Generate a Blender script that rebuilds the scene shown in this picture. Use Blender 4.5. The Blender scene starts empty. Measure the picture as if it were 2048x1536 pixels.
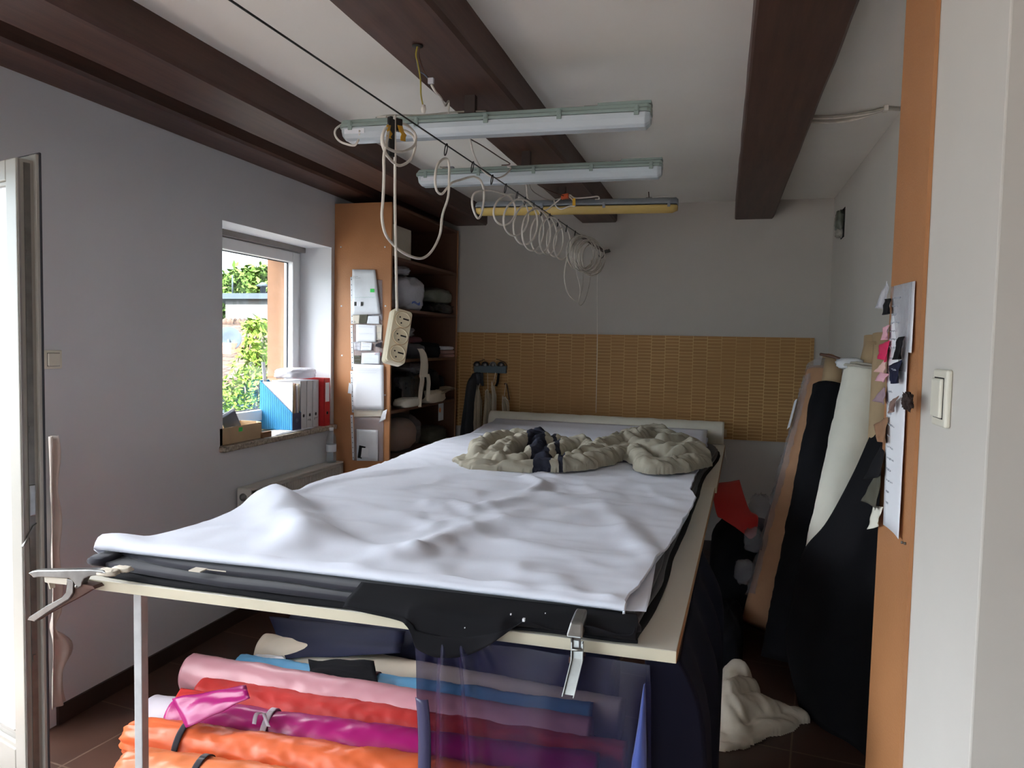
import bpy, bmesh, math, random
from mathutils import Vector, Matrix, noise
V = Vector
PI = math.pi
sc = bpy.context.scene
COL = sc.collection
random.seed(7)

# ------------------------------------------------------------------ camera
H = 1.62                      # eye height
F = 1504.5                    # focal length in pixels of the 2048 px wide frame
def cam_axes(y, p, r):
    cy, sy = math.cos(y), math.sin(y)
    f, rt, u = V((-sy, cy, 0)), V((cy, sy, 0)), V((0, 0, 1))
    f2 = f*math.cos(p) + u*math.sin(p); u2 = u*math.cos(p) - f*math.sin(p)
    return rt*math.cos(r) + u2*math.sin(r), u2*math.cos(r) - rt*math.sin(r), f2
CR, CU, CF = cam_axes(math.radians(15.53), math.radians(-3.197), math.radians(1.130))
cam = bpy.data.cameras.new('camera'); cam_o = bpy.data.objects.new('camera', cam); COL.objects.link(cam_o)
cam.sensor_width = 36; cam.lens = 36*F/2048; cam.clip_start = .05; cam.clip_end = 300
m = Matrix((CR, CU, -CF)).transposed().to_4x4(); m.translation = V((0, 0, H)); cam_o.matrix_world = m
sc.camera = cam_o
def at(px, py, ax, val):
    """point of the room on the plane (axis ax = val) sighted at a pixel of the survey photo"""
    d = CR*((px-1024)/F) - CU*((py-768)/F) + CF
    o = V((0, 0, H)); t = (val-o[ax])/d[ax]
    return o + d*t

# ------------------------------------------------------------------ materials
def lin(c):
    return tuple(((x/255+.055)/1.055)**2.4 if x/255 > .04045 else x/255/12.92 for x in c) + (1,)
class NT:
    def __init__(s, name):
        s.m = bpy.data.materials.new(name); s.m.use_nodes = True
        s.t = s.m.node_tree; s.n = s.t.nodes; s.b = s.n['Principled BSDF']; s.out = s.n['Material Output']
    def add(s, typ, **kw):
        n = s.n.new(typ)
        for k, v in kw.items(): setattr(n, k, v)
        return n
    def link(s, a, b): s.t.links.new(a, b)
    def coord(s, scale=(1, 1, 1), rot=(0, 0, 0), kind='Object'):
        c = s.add('ShaderNodeTexCoord'); mp = s.add('ShaderNodeMapping')
        mp.inputs['Scale'].default_value = scale; mp.inputs['Rotation'].default_value = rot
        s.link(c.outputs[kind], mp.inputs[0]); return mp.outputs[0]
    def noise(s, vec, scale, detail=3, rough=.5):
        n = s.add('ShaderNodeTexNoise'); n.inputs['Scale'].default_value = scale
        n.inputs['Detail'].default_value = detail; n.inputs['Roughness'].default_value = rough
        s.link(vec, n.inputs['Vector']); return n.outputs['Fac']
    def ramp(s, fac, stops):
        r = s.add('ShaderNodeValToRGB'); e = r.color_ramp.elements
        e[0].position, e[0].color = stops[0][0], stops[0][1]
        e[1].position, e[1].color = stops[-1][0], stops[-1][1]
        for p, c in stops[1:-1]:
            x = e.new(p); x.color = c
        s.link(fac, r.inputs[0]); return r.outputs[0]
    def bump(s, fac, strength=.2, dist=.002, prev=None):
        b = s.add('ShaderNodeBump'); b.inputs['Strength'].default_value = strength; b.inputs['Distance'].default_value = dist
        s.link(fac, b.inputs['Height'])
        if prev: s.link(prev, b.inputs['Normal'])
        s.link(b.outputs[0], s.b.inputs['Normal']); return b.outputs[0]
def mat(name, c, rough=.6, var=.06, vscale=6, bump=0, bscale=200, bdist=.001, metal=0, spec=.5, sheen=0, coat=0, weave=0, trans=0, alpha=1, stretch=(1, 1, 1)):
    t = NT(name); b = t.b
    base = lin(c)
    vec = t.coord(stretch)
    if var:
        f = t.noise(vec, vscale, 4)
        lo = tuple(x*(1-var*2.2) for x in base[:3]) + (1,); hi = tuple(min(1, x*(1+var*1.6)) for x in base[:3]) + (1,)
        t.link(t.ramp(f, [(.25, lo), (.75, hi)]), b.inputs['Base Color'])
    else: b.inputs['Base Color'].default_value = base
    b.inputs['Roughness'].default_value = rough; b.inputs['Metallic'].default_value = metal
    b.inputs['Specular IOR Level'].default_value = spec
    if sheen: b.inputs['Sheen Weight'].default_value = sheen
    if coat: b.inputs['Coat Weight'].default_value = coat
    if trans: b.inputs['Transmission Weight'].default_value = trans
    if alpha < 1: b.inputs['Alpha'].default_value = alpha
    prev = None
    if weave:
        w = t.add('ShaderNodeTexWave'); w.inputs['Scale'].default_value = weave; w.inputs['Distortion'].default_value = .6
        t.link(t.coord(), w.inputs['Vector']); prev = t.bump(w.outputs['Fac'], .25, .0006)
    if bump: t.bump(t.noise(vec, bscale, 3), bump, bdist, prev)
    return t.m
M = {}
M['wall'] = mat('white_wall_paint', (206, 201, 194), .85, .02, 2, .12, 60, .002, spec=.3)
M['wall_left'] = mat('grey_wall_paint', (216, 218, 222), .85, .02, 2, .12, 60, .002, spec=.3)
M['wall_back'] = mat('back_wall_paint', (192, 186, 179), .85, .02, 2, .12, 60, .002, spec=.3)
M['ceiling'] = mat('ceiling_paint', (234, 231, 224), .9, .02, 1.5, .1, 40, .002, spec=.2)
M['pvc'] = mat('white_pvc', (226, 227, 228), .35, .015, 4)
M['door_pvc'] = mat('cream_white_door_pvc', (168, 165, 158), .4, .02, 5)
M['pvc_dark'] = mat('pvc_groove', (140, 135, 132), .5, .05, 8)
M['gasket'] = mat('rubber_gasket', (52, 54, 62), .6, .05)
M['steel'] = mat('zinc_strip', (120, 118, 114), .45, .12, 20, metal=.7)
M['chrome'] = mat('pressed_steel', (150, 150, 148), .32, .1, 30, .1, 40, .001, metal=.85)
M['rust'] = mat('brown_painted_steel', (92, 66, 58), .5, .1, 20, metal=.3)
M['paper'] = mat('white_paper', (232, 234, 240), .8, .02, 5, .05, 30)
M['paper_cool'] = mat('sleeved_paper', (222, 226, 232), .35, .04, 12, .1, 25)
M['paper_beige'] = mat('beige_paper', (214, 205, 190), .8, .05, 9)
M['cloth_white'] = mat('white_fabric', (230, 234, 247), .9, .01, 3, .1, 900, .0004, spec=.2, sheen=.1)
M['cloth_cream'] = mat('cream_canvas', (226, 223, 210), .95, .03, 8, .25, 350, .001, spec=.1)
M['cloth_pale'] = mat('offwhite_net', (206, 196, 188), .9, .04, 8, spec=.2)
M['cloth_ecru'] = mat('ecru_cotton', (214, 204, 186), .95, .04, 8, .2, 300, .001, spec=.1)
M['cloth_dark'] = mat('charcoal_fabric', (44, 43, 52), .9, .08, 6, .2, 500, .0006, spec=.25, sheen=.25)
M['cloth_black'] = mat('black_fabric', (22, 22, 26), .9, .1, 6, .2, 400, .0008, spec=.2)
M['cloth_navy'] = mat('navy_fabric', (24, 28, 56), .7, .08, 5, .15, 400, .0006, spec=.3)
M['orange'] = mat('orange_satin', (220, 124, 76), .38, .04, 5, .12, 60, .003, spec=.5)
M['orange_deep'] = mat('bright_orange_satin', (222, 106, 60), .4, .04, 5, .12, 60, .003, spec=.5)
M['magenta'] = mat('magenta_satin', (168, 24, 112), .33, .05, 4, .1, 50, .003, spec=.5)
M['red'] = mat('red_fabric', (196, 42, 38), .6, .05, 5, .15, 80, .002)
M['pink'] = mat('dusty_pink_satin', (206, 150, 160), .36, .03, 5, .1, 60, .002)
M['blue'] = mat('sky_blue_fabric', (98, 170, 216), .6, .04, 5, .1, 60, .002)
M['lilac'] = mat('pale_lilac_fabric', (206, 202, 212), .6, .03, 5)
M['cream_roll'] = mat('cream_fabric', (222, 210, 190), .7, .03, 6)
M['foam'] = mat('yellow_foam', (214, 180, 120), .9, .06, 20, .3, 90)
M['tan'] = mat('tan_suede_fabric', (186, 142, 108), .85, .04, 10, .1, 200)
M['card'] = mat('cardboard', (186, 160, 126), .8, .05, 14, .1, 60, stretch=(1, 1, .2))
M['card_in'] = mat('cardboard_inside', (120, 84, 56), .9, .08, 14)
M['beige_plastic'] = mat('aged_cream_plastic', (222, 214, 188), .4, .04, 10)
M['hole'] = mat('dark_slot', (28, 26, 24), .7, 0)
M['cable'] = mat('white_cable', (228, 222, 212), .5, .08, 20)
M['cable_grey'] = mat('grey_cable', (176, 170, 158), .55, .1, 20)
M['wire_black'] = mat('black_wire', (30, 28, 27), .5, .1)
M['wire_brown'] = mat('brown_wire', (84, 54, 40), .5, .1)
M['wire_yellow'] = mat('yellow_green_wire', (166, 150, 62), .5, .12, 30)
M['wire_blue'] = mat('grey_blue_wire', (96, 104, 122), .5, .1)
M['tape_black'] = mat('black_tape', (24, 23, 25), .4, .06)
M['tape_yellow'] = mat('yellow_tape', (226, 172, 34), .5, .08)
M['orange_conn'] = mat('orange_connector', (196, 84, 40), .4, .05)
M['housing'] = mat('grey_green_housing', (142, 158, 152), .45, .04, 6)
M['housing_grey'] = mat('grey_housing', (134, 140, 146), .45, .05, 6)
M['diff_clear'] = mat('clear_prism_cover', (216, 226, 232), .16, .02, 5, trans=.25)
M['diff_yellow'] = mat('yellowed_cover', (216, 186, 112), .25, .06, 5, trans=.15, stretch=(.3, 1, 6))
M['radiator'] = mat('radiator_enamel', (202, 200, 192), .4, .05, 12)
M['stone'] = mat('terrazzo_sill', (164, 152, 136), .5, .3, 60, .1, 80)
M['table_top'] = mat('white_laminate', (226, 222, 210), .3, .015, 4)
M['table_edge'] = mat('cream_edging', (222, 214, 190), .45, .03, 6)
M['ply'] = mat('bare_board_edge', (172, 128, 84), .7, .1, 30)
M['leg'] = mat('grey_painted_steel', (196, 198, 200), .4, .06, 20)
M['blue_box'] = mat('blue_box', (62, 150, 200), .5, .04, 6)
M['navy_box'] = mat('navy_box_front', (62, 62, 92), .5, .05, 6)
M['binder_white'] = mat('white_binder', (206, 204, 204), .5, .03, 8)
M['binder_red'] = mat('red_binder', (196, 34, 38), .45, .04, 6)
M['pink_cloth'] = mat('pink_swatch', (226, 172, 186), .7, .06)
M['hotpink'] = mat('hot_pink_swatch', (216, 36, 92), .6, .06)
M['blush'] = mat('blush_swatch', (222, 180, 172), .7, .05)
M['mauve'] = mat('mauve_swatch', (158, 132, 142), .7, .06)
M['brown_sw'] = mat('brown_swatch', (150, 112, 84), .9, .08, 30)
M['taupe'] = mat('taupe_swatch', (134, 108, 100), .9, .06)
M['fur'] = mat('dark_brown_fur', (58, 44, 40), .95, .2, 60, .6, 300, .004)
M['olive'] = mat('olive_swatch', (84, 82, 70), .95, .08, 30, .3, 300)
M['maroon'] = mat('maroon_fabric', (70, 30, 38), .9, .08)
M['olive_bag'] = mat('grey_green_plastic', (108, 112, 100), .3, .12, 14, .3, 30, .004)
M['black_plastic'] = mat('black_plastic_film', (30, 30, 34), .25, .1, 14, .5, 40, .005)
M['rose_paper'] = mat('pinkish_paper', (170, 136, 128), .8, .06)
M['green_dot'] = mat('green_sticker', (52, 214, 92), .5, 0)
M['orange_dot'] = mat('orange_sticker', (240, 140, 70), .5, 0)
M['ink'] = mat('dark_ink', (70, 72, 80), .7, 0)
M['ink_light'] = mat('pale_ink', (176, 180, 190), .7, 0)
M['ink_green'] = mat('green_print', (110, 190, 160), .7, 0)
M['ink_blue'] = mat('blue_print', (70, 100, 180), .6, 0)
M['hanger_rail'] = mat('grey_blue_rail', (92, 108, 116), .5, .06)
M['coat'] = mat('dark_grey_coat', (58, 60, 66), .95, .08, 5, .2, 200)
M['kraft'] = mat('kraft_pattern_paper', (188, 174, 152), .85, .06, 10)
M['baseboard'] = mat('dark_skirting_tile', (62, 48, 42), .4, .1, 6)
M['switch'] = mat('switch_plastic', (226, 222, 208), .35, .02, 10)
M['render_out'] = mat('peach_render', (140, 104, 78), .95, .05, 20, .4, 200, .002)
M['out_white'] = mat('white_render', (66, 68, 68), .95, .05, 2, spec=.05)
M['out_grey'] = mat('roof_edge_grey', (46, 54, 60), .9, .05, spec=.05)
M['terracotta'] = mat('terracotta_tile', (124, 106, 95), .8, .08, 5, spec=.2)
M['leaf_far'] = mat('far_leaves', (58, 80, 36), .95, .2, 1.2, spec=.05)
M['leaf'] = mat('near_leaves', (72, 96, 32), .8, .3, 9, spec=.1)
M['bark'] = mat('bark', (70, 60, 48), .9, .2, 10)
M['brick'] = mat('chimney_brick', (140, 96, 78), .9, .15, 20)
M['asphalt'] = mat('yard_ground', (70, 72, 70), .9, .1, .5)

def film(name, c, fac, rough=.15, bump=.5, bscale=18):
    """thin plastic film or sheer cloth: see-through share fac"""
    t = NT(name); t.b.inputs['Base Color'].default_value = lin(c); t.b.inputs['Roughness'].default_value = rough
    t.bump(t.noise(t.coord(), bscale, 4), bump, .006)
    tr = t.add('ShaderNodeBsdfTransparent'); mx = t.add('ShaderNodeMixShader'); mx.inputs[0].default_value = fac
    t.link(t.b.outputs[0], mx.inputs[1]); t.link(tr.outputs[0], mx.inputs[2]); t.link(mx.outputs[0], t.out.inputs[0])
    return t.m, tr
M['film'], _ = film('clear_plastic_film', (176, 176, 184), .68, .12, 1, 30)
M['film_milky'], _ = film('milky_plastic_film', (214, 214, 222), .3, .2, 1, 25)
M['bottle'], _ = film('bottle_plastic', (190, 205, 216), .72, .06, .1)
M['sheer'], _tr = film('sheer_navy_cloth', (22, 24, 58), .41, .35, .15, 12)
_tr.inputs[0].default_value = (.5, .46, .56, 1)
def glass():
    t = NT('window_glass'); tr = t.add('ShaderNodeBsdfTransparent'); gl = t.add('ShaderNodeBsdfGlossy')
    gl.inputs['Roughness'].default_value = .02
    fr = t.add('ShaderNodeLayerWeight'); pw = t.add('ShaderNodeMath', operation='POWER'); pw.inputs[1].default_value = 4; t.link(fr.outputs['Facing'], pw.inputs[0])
    ad = t.add('ShaderNodeMath', operation='MULTIPLY_ADD'); ad.inputs[1].default_value = .6; ad.inputs[2].default_value = .03; t.link(pw.outputs[0], ad.inputs[0])
    mx = t.add('ShaderNodeMixShader'); t.link(ad.outputs[0], mx.inputs[0]); t.link(tr.outputs[0], mx.inputs[1]); t.link(gl.outputs[0], mx.inputs[2])
    t.link(mx.outputs[0], t.out.inputs[0]); return t.m
M['glass'] = glass()
M['fold_backlit'] = mat('backlit_navy_cloth', (60, 78, 150), .45, .05, 5, sheen=.2)  # backlight on a navy fold, painted in as brighter blue
M['hem'] = mat('lit_navy_hem', (60, 58, 90), .4, .06, 6)  # light caught by the navy hem, painted in as lavender
M['drape'] = mat('dark_navy_drape', (17, 18, 34), .85, .08, 5, .15, 300, .0006, spec=.15)

def wood_beam():
    t = NT('dark_stained_beam'); v = t.coord((6, .35, 6)); n = t.noise(v, 4, 8, .65)
    v2 = t.coord((1, 1, 1)); n2 = t.noise(v2, 1.3, 4)
    c = t.ramp(n, [(.25, lin((52, 33, 27))), (.6, lin((82, 54, 44))), (.8, lin((98, 68, 56)))])
    mx = t.add('ShaderNodeMixRGB', blend_type='MIX'); t.link(c, mx.inputs[1]); mx.inputs[2].default_value = lin((110, 92, 78))
    f = t.ramp(n2, [(.62, (0, 0, 0, 1)), (.8, (.6, .6, .6, 1))]); t.link(f, mx.inputs[0])
    t.link(mx.outputs[0], t.b.inputs['Base Color']); t.b.inputs['Roughness'].default_value = .5
    t.bump(n, .3, .004); return t.m
M['beam'] = wood_beam()
def hardboard():
    t = NT('orange_hardboard'); v = t.coord(); n = t.noise(v, 2.5, 5)
    b = t.add('ShaderNodeTexVoronoi'); b.inputs['Scale'].default_value = 190; t.link(v, b.inputs['Vector'])
    c = t.ramp(n, [(.3, lin((168, 114, 72))), (.7, lin((184, 128, 84)))]); t.link(c, t.b.inputs['Base Color'])
    t.b.inputs['Roughness'].default_value = .5; t.bump(b.outputs['Distance'], .35, .0015); return t.m
M['hardboard'] = hardboard()
M['shelf_wood'] = mat('brown_shelf_board', (98, 64, 46), .5, .06, 5, stretch=(8, 1, 8))
def tiles_floor():
    t = NT('dark_brown_floor_tiles'); v = t.coord((1, 1, 1), (0, 0, .12)); b = t.add('ShaderNodeTexBrick')
    b.offset = 0; b.inputs['Scale'].default_value = 1; b.inputs['Brick Width'].default_value = .42; b.inputs['Row Height'].default_value = .42
    b.inputs['Mortar Size'].default_value = .004; b.inputs['Color1'].default_value = lin((84, 58, 48)); b.inputs['Color2'].default_value = lin((74, 52, 44))
    b.inputs['Mortar'].default_value = lin((118, 98, 84)); t.link(v, b.inputs['Vector']); n = t.noise(v, 5, 5)
    mx = t.add('ShaderNodeMixRGB', blend_type='MULTIPLY'); mx.inputs[0].default_value = .5
    t.link(b.outputs['Color'], mx.inputs[1]); t.link(t.ramp(n, [(.3, (.6, .6, .6, 1)), (.7, (1.2, 1.2, 1.2, 1))]), mx.inputs[2])
    t.link(mx.outputs[0], t.b.inputs['Base Color']); t.b.inputs['Roughness'].default_value = .38
    t.bump(b.outputs['Fac'], -.4, .003); return t.m
M['floor'] = tiles_floor()
def bamboo():
    t = NT('ochre_slip_tiles'); c = t.add('ShaderNodeTexCoord'); s = t.add('ShaderNodeSeparateXYZ'); k = t.add('ShaderNodeCombineXYZ')
    t.link(c.outputs['Object'], s.inputs[0]); t.link(s.outputs['Z'], k.inputs['X']); t.link(s.outputs['X'], k.inputs['Y'])
    b = t.add('ShaderNodeTexBrick'); b.offset = .3; b.inputs['Scale'].default_value = 1; b.inputs['Brick Width'].default_value = .0262
    b.inputs['Row Height'].default_value = .108; b.inputs['Mortar Size'].default_value = .0028; b.inputs['Mortar Smooth'].default_value = .4
    b.inputs['Color1'].default_value = lin((176, 130, 76)); b.inputs['Color2'].default_value = lin((164, 120, 70)); b.inputs['Mortar'].default_value = lin((216, 180, 122))
    t.link(k.outputs[0], b.inputs['Vector']); n = t.noise(c.outputs['Object'], 1.6, 3)
    mx = t.add('ShaderNodeMixRGB', blend_type='MIX'); t.link(b.outputs['Color'], mx.inputs[1]); mx.inputs[2].default_value = lin((170, 126, 74))
    t.link(t.ramp(n, [(.35, (.8, .8, .8, 1)), (.6, (0, 0, 0, 1))]), mx.inputs[0]); t.link(mx.outputs[0], t.b.inputs['Base Color'])
    t.b.inputs['Roughness'].default_value = .6; t.bump(b.outputs['Fac'], -.3, .002); return t.m
M['bamboo'] = bamboo()
def roof_tile():
    t = NT('clay_roof_tiles'); v = t.coord(); b = t.add('ShaderNodeTexBrick'); b.inputs['Scale'].default_value = 1
    b.inputs['Brick Width'].default_value = .3; b.inputs['Row Height'].default_value = .28; b.inputs['Mortar Size'].default_value = .02
    b.inputs['Color1'].default_value = lin((56, 47, 42)); b.inputs['Color2'].default_value = lin((48, 41, 37)); b.inputs['Mortar'].default_value = lin((30, 25, 23))
    t.link(v, b.inputs['Vector']); t.link(b.outputs['Color'], t.b.inputs['Base Color']); t.b.inputs['Roughness'].default_value = .95; t.b.inputs['Specular IOR Level'].default_value = .05
    t.bump(b.outputs['Fac'], -.5, .03); return t.m
M['roof_tile'] = roof_tile()
def linen_striped():
    """oatmeal linen with two dark woven bands and a thin one across the cloth"""
    t = NT('striped_oatmeal_linen'); c = t.add('ShaderNodeTexCoord'); s = t.add('ShaderNodeSeparateXYZ'); t.link(c.outputs['Object'], s.inputs[0])
    n = t.noise(c.outputs['Object'], 6, 3)
    ad = t.add('ShaderNodeMath', operation='MULTIPLY_ADD'); t.link(n, ad.inputs[0]); ad.inputs[1].default_value = .10; t.link(s.outputs['X'], ad.inputs[2])
    yy = t.add('ShaderNodeMath', operation='MULTIPLY_ADD'); t.link(s.outputs['Y'], yy.inputs[0]); yy.inputs[1].default_value = .28; t.link(ad.outputs[0], yy.inputs[2])
    r = t.add('ShaderNodeValToRGB'); r.color_ramp.interpolation = 'CONSTANT'
    a, d = lin((172, 166, 150)), lin((52, 54, 66)); e = r.color_ramp.elements
    e[0].position, e[0].color = 0, a; e[1].position, e[1].color = .47, d
    for p, q in ((.60, a), (.655, d), (.695, a)): x = e.new(p); x.color = q
    mr = t.add('ShaderNodeMapRange'); mr.inputs['From Min'].default_value = -.70; mr.inputs['From Max'].default_value = .10
    t.link(yy.outputs[0], mr.inputs['Value']); t.link(mr.outputs[0], r.inputs[0]); t.link(r.outputs[0], t.b.inputs['Base Color'])
    t.b.inputs['Roughness'].default_value = .95; t.b.inputs['Specular IOR Level'].default_value = .1
    t.bump(t.noise(c.outputs['Object'], 30, 4), .5, .006); return t.m
M['linen'] = linen_striped()

# ------------------------------------------------------------------ mesh helpers
def spline(pts, k=6, closed=False):
    pts = [V(p) for p in pts]; n = len(pts); out = []
    for i in range(n if closed else n-1):
        if closed: p0, p1, p2, p3 = pts[i-1], pts[i], pts[(i+1) % n], pts[(i+2) % n]
        else: p0, p1, p2, p3 = pts[max(i-1, 0)], pts[i], pts[i+1], pts[min(i+2, n-1)]
        for j in range(k):
            t = j/k
            out.append(.5*((2*p1)+(p2-p0)*t+(2*p0-5*p1+4*p2-p3)*t*t+(3*p1-p0-3*p2+p3)*t**3))
    if not closed: out.append(pts[-1])
    return out
class MB:
    def __init__(s): s.v = []; s.f = []; s.mi = []; s.cur = 0
    def face(s, idx): s.f.append(tuple(idx)); s.mi.append(s.cur)
    def quad(s, a, b, c, d):
        i = len(s.v); s.v += [V(a), V(b), V(c), V(d)]; s.face((i, i+1, i+2, i+3)); return s
    def hexa(s, p):  # 8 corners: bottom 4 ccw, top 4 ccw
        i = len(s.v); s.v += [V(q) for q in p]
        for f in ((3, 2, 1, 0), (4, 5, 6, 7), (0, 1, 5, 4), (1, 2, 6, 5), (2, 3, 7, 6), (3, 0, 4, 7)): s.face([i+k for k in f])
        return s
    def box(s, x0, x1, y0, y1, z0, z1):
        x0, x1 = min(x0, x1), max(x0, x1); y0, y1 = min(y0, y1), max(y0, y1); z0, z1 = min(z0, z1), max(z0, z1)
        return s.hexa([(x0, y0, z0), (x1, y0, z0), (x1, y1, z0), (x0, y1, z0), (x0, y0, z1), (x1, y0, z1), (x1, y1, z1), (x0, y1, z1)])
    def obox(s, c, ax, ay, az):  # centre and three half axes
        c, ax, ay, az = V(c), V(ax), V(ay), V(az)
        return s.hexa([c-ax-ay-az, c+ax-ay-az, c+ax+ay-az, c-ax+ay-az, c-ax-ay+az, c+ax-ay+az, c+ax+ay+az, c-ax+ay+az])
    def grid(s, rows, cu=False):
        i = len(s.v); n, mcount = len(rows), len(rows[0])
        for r in rows: s.v += [V(p) for p in r]
        for a in range(n-1):
            for b in range(mcount if cu else mcount-1):
                b2 = (b+1) % mcount
                s.face((i+a*mcount+b, i+a*mcount+b2, i+(a+1)*mcount+b2, i+(a+1)*mcount+b))
        return s
    def tube(s, pts, r, n=8, closed=False, caps=True):
        pts = [V(p) for p in pts]; k = len(pts); rs = r if isinstance(r, (list, tuple)) else [r]*k
        up = None; rings = []
        for i, p in enumerate(pts):
            if closed: d = (pts[(i+1) % k]-pts[i-1])
            else: d = pts[min(i+1, k-1)]-pts[max(i-1, 0)]
            d = d.normalized() if d.length > 1e-9 else V((0, 0, 1))
            if up is None: up = d.orthogonal().normalized()
            up = (up - d*up.dot(d)); up = up.normalized() if up.length > 1e-6 else d.orthogonal().normalized()
            sd = d.cross(up)
            rings.append([p+(up*math.cos(2*PI*j/n)+sd*math.sin(2*PI*j/n))*rs[i] for j in range(n)])
        if closed: rings.append(rings[0])
        i = len(s.v); s.grid(rings, True)
        if caps and not closed:
            s.face(list(range(i+n-1, i-1, -1))); e = i+(k-1)*n; s.face(list(range(e, e+n)))
        return s
    def prism(s, outline, ext):
        o = [V(p) for p in outline]; e = V(ext); n = len(o); i = len(s.v); s.v += o + [p+e for p in o]
        s.face(range(i+n-1, i-1, -1)); s.face(range(i+n, i+2*n))
        for k in range(n): s.face((i+k, i+(k+1) % n, i+n+(k+1) % n, i+n+k))
        return s
    def lathe(s, prof, o, ax=(0, 0, 1), n=24, capa=True, capb=True):
        o, ax = V(o), V(ax).normalized(); u = ax.orthogonal().normalized(); w = ax.cross(u); i = len(s.v)
        s.grid([[o+ax*h+(u*math.cos(2*PI*j/n)+w*math.sin(2*PI*j/n))*r for j in range(n)] for r, h in prof], True)
        if capa: s.face([i+k for k in range(n-1, -1, -1)])
        e = i+(len(prof)-1)*n
        if capb: s.face([e+k for k in range(n)])
        return s
    def build(s, name, mats, parent=None, smooth=True, bevel=0, solid=0, sub=0, seg=2, disp=None, loc=None):
        if not isinstance(mats, (list, tuple)): mats = [mats]
        if loc is None:
            xs = [p.x for p in s.v]; ys = [p.y for p in s.v]; zs = [p.z for p in s.v]
            loc = V(((min(xs)+max(xs))/2, (min(ys)+max(ys))/2, min(zs)))
        loc = V(loc)
        me = bpy.data.meshes.new(name); me.from_pydata([p-loc for p in s.v], [], s.f); me.update()
        for q in mats: me.materials.append(M[q] if isinstance(q, str) else q)
        for p, i in zip(me.polygons, s.mi): p.material_index = i; p.use_smooth = smooth
        bm = bmesh.new(); bm.from_mesh(me); bmesh.ops.recalc_face_normals(bm, faces=bm.faces); bm.to_mesh(me); bm.free()
        o = bpy.data.objects.new(name, me); COL.objects.link(o); o.location = loc
        if parent is not None:
            o.parent = parent; o.matrix_parent_inverse = WM[parent.name].inverted()
        WM[o.name] = Matrix.Translation(loc)
        if solid: q = o.modifiers.new('thickness', 'SOLIDIFY'); q.thickness = solid; q.offset = 0
        if bevel:
            q = o.modifiers.new('bevel', 'BEVEL'); q.width = bevel; q.segments = seg; q.limit_method = 'ANGLE'; q.angle_limit = .6
            q.harden_normals = False
        if sub: q = o.modifiers.new('subdivision', 'SUBSURF'); q.levels = sub; q.render_levels = sub
        return o
WM = {}
def tag(o, label, cat, group=None, kind=None):
    o['label'] = label; o['category'] = cat
    if group: o['group'] = group
    if kind: o['kind'] = kind
    return o
def thing(name, loc, label, cat, group=None):
    o = bpy.data.objects.new(name, None); COL.objects.link(o); o.location = V(loc); o.empty_display_size = .05
    WM[o.name] = Matrix.Translation(V(loc)); return tag(o, label, cat, group)
def struct(o): o['kind'] = 'structure'; return o
def fbm(p, k=3):
    a, s, f = 1, 0, 1
    for _ in range(k): s += a*noise.noise(V(p)*f); a *= .5; f *= 2
    return s
def segdist(p, a, b):
    ab = b-a; t = max(0, min(1, (p-a).dot(ab)/max(ab.dot(ab), 1e-9))); return (p-(a+ab*t)).length, t
def polydist(p, pl):
    best = (1e9, 0, 0); n = len(pl)-1
    for i in range(n):
        d, t = segdist(p, pl[i], pl[i+1])
        if d < best[0]: best = (d, (i+t)/n, i)
    return best
def lerp(a, b, t): return a+(b-a)*t
def inside(p, poly):
    c = False; n = len(poly)
    for i in range(n):
        a, b = poly[i], poly[(i+1) % n]
        if (a[1] > p[1]) != (b[1] > p[1]) and p[0] < (b[0]-a[0])*(p[1]-a[1])/(b[1]-a[1])+a[0]: c = not c
    return c
def lump(mb, c, size, seed=0, n=28, amp=.08, freq=3, e=.7, fold=0, flat=True):
    """a soft bag or bundle: rounded box with crumples"""
    c = V(c); rows = []; k = n*3//4
    def sg(x): return math.copysign(abs(x)**e, x)
    for i in range(k+1):
        th = -PI/2+PI*i/k; row = []
        for j in range(n):
            ph = 2*PI*j/n
            q = V((sg(math.cos(th))*sg(math.cos(ph)), sg(math.cos(th))*sg(math.sin(ph)), sg(math.sin(th))))
            w = q*freq+V((seed*7.3, seed*3.1, seed))
            d = 1+amp*fbm(w)+fold*(abs(noise.noise(w*.8))*-1.6)
            p = V((q.x*size[0], q.y*size[1], q.z*size[2]))*d*.5
            if flat and p.z < -size[2]*.42: p.z = -size[2]*.42
            row.append(c+p+V((0, 0, size[2]*(.42-.5))))
        rows.append(row)
    return mb.grid(rows, True)
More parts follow.
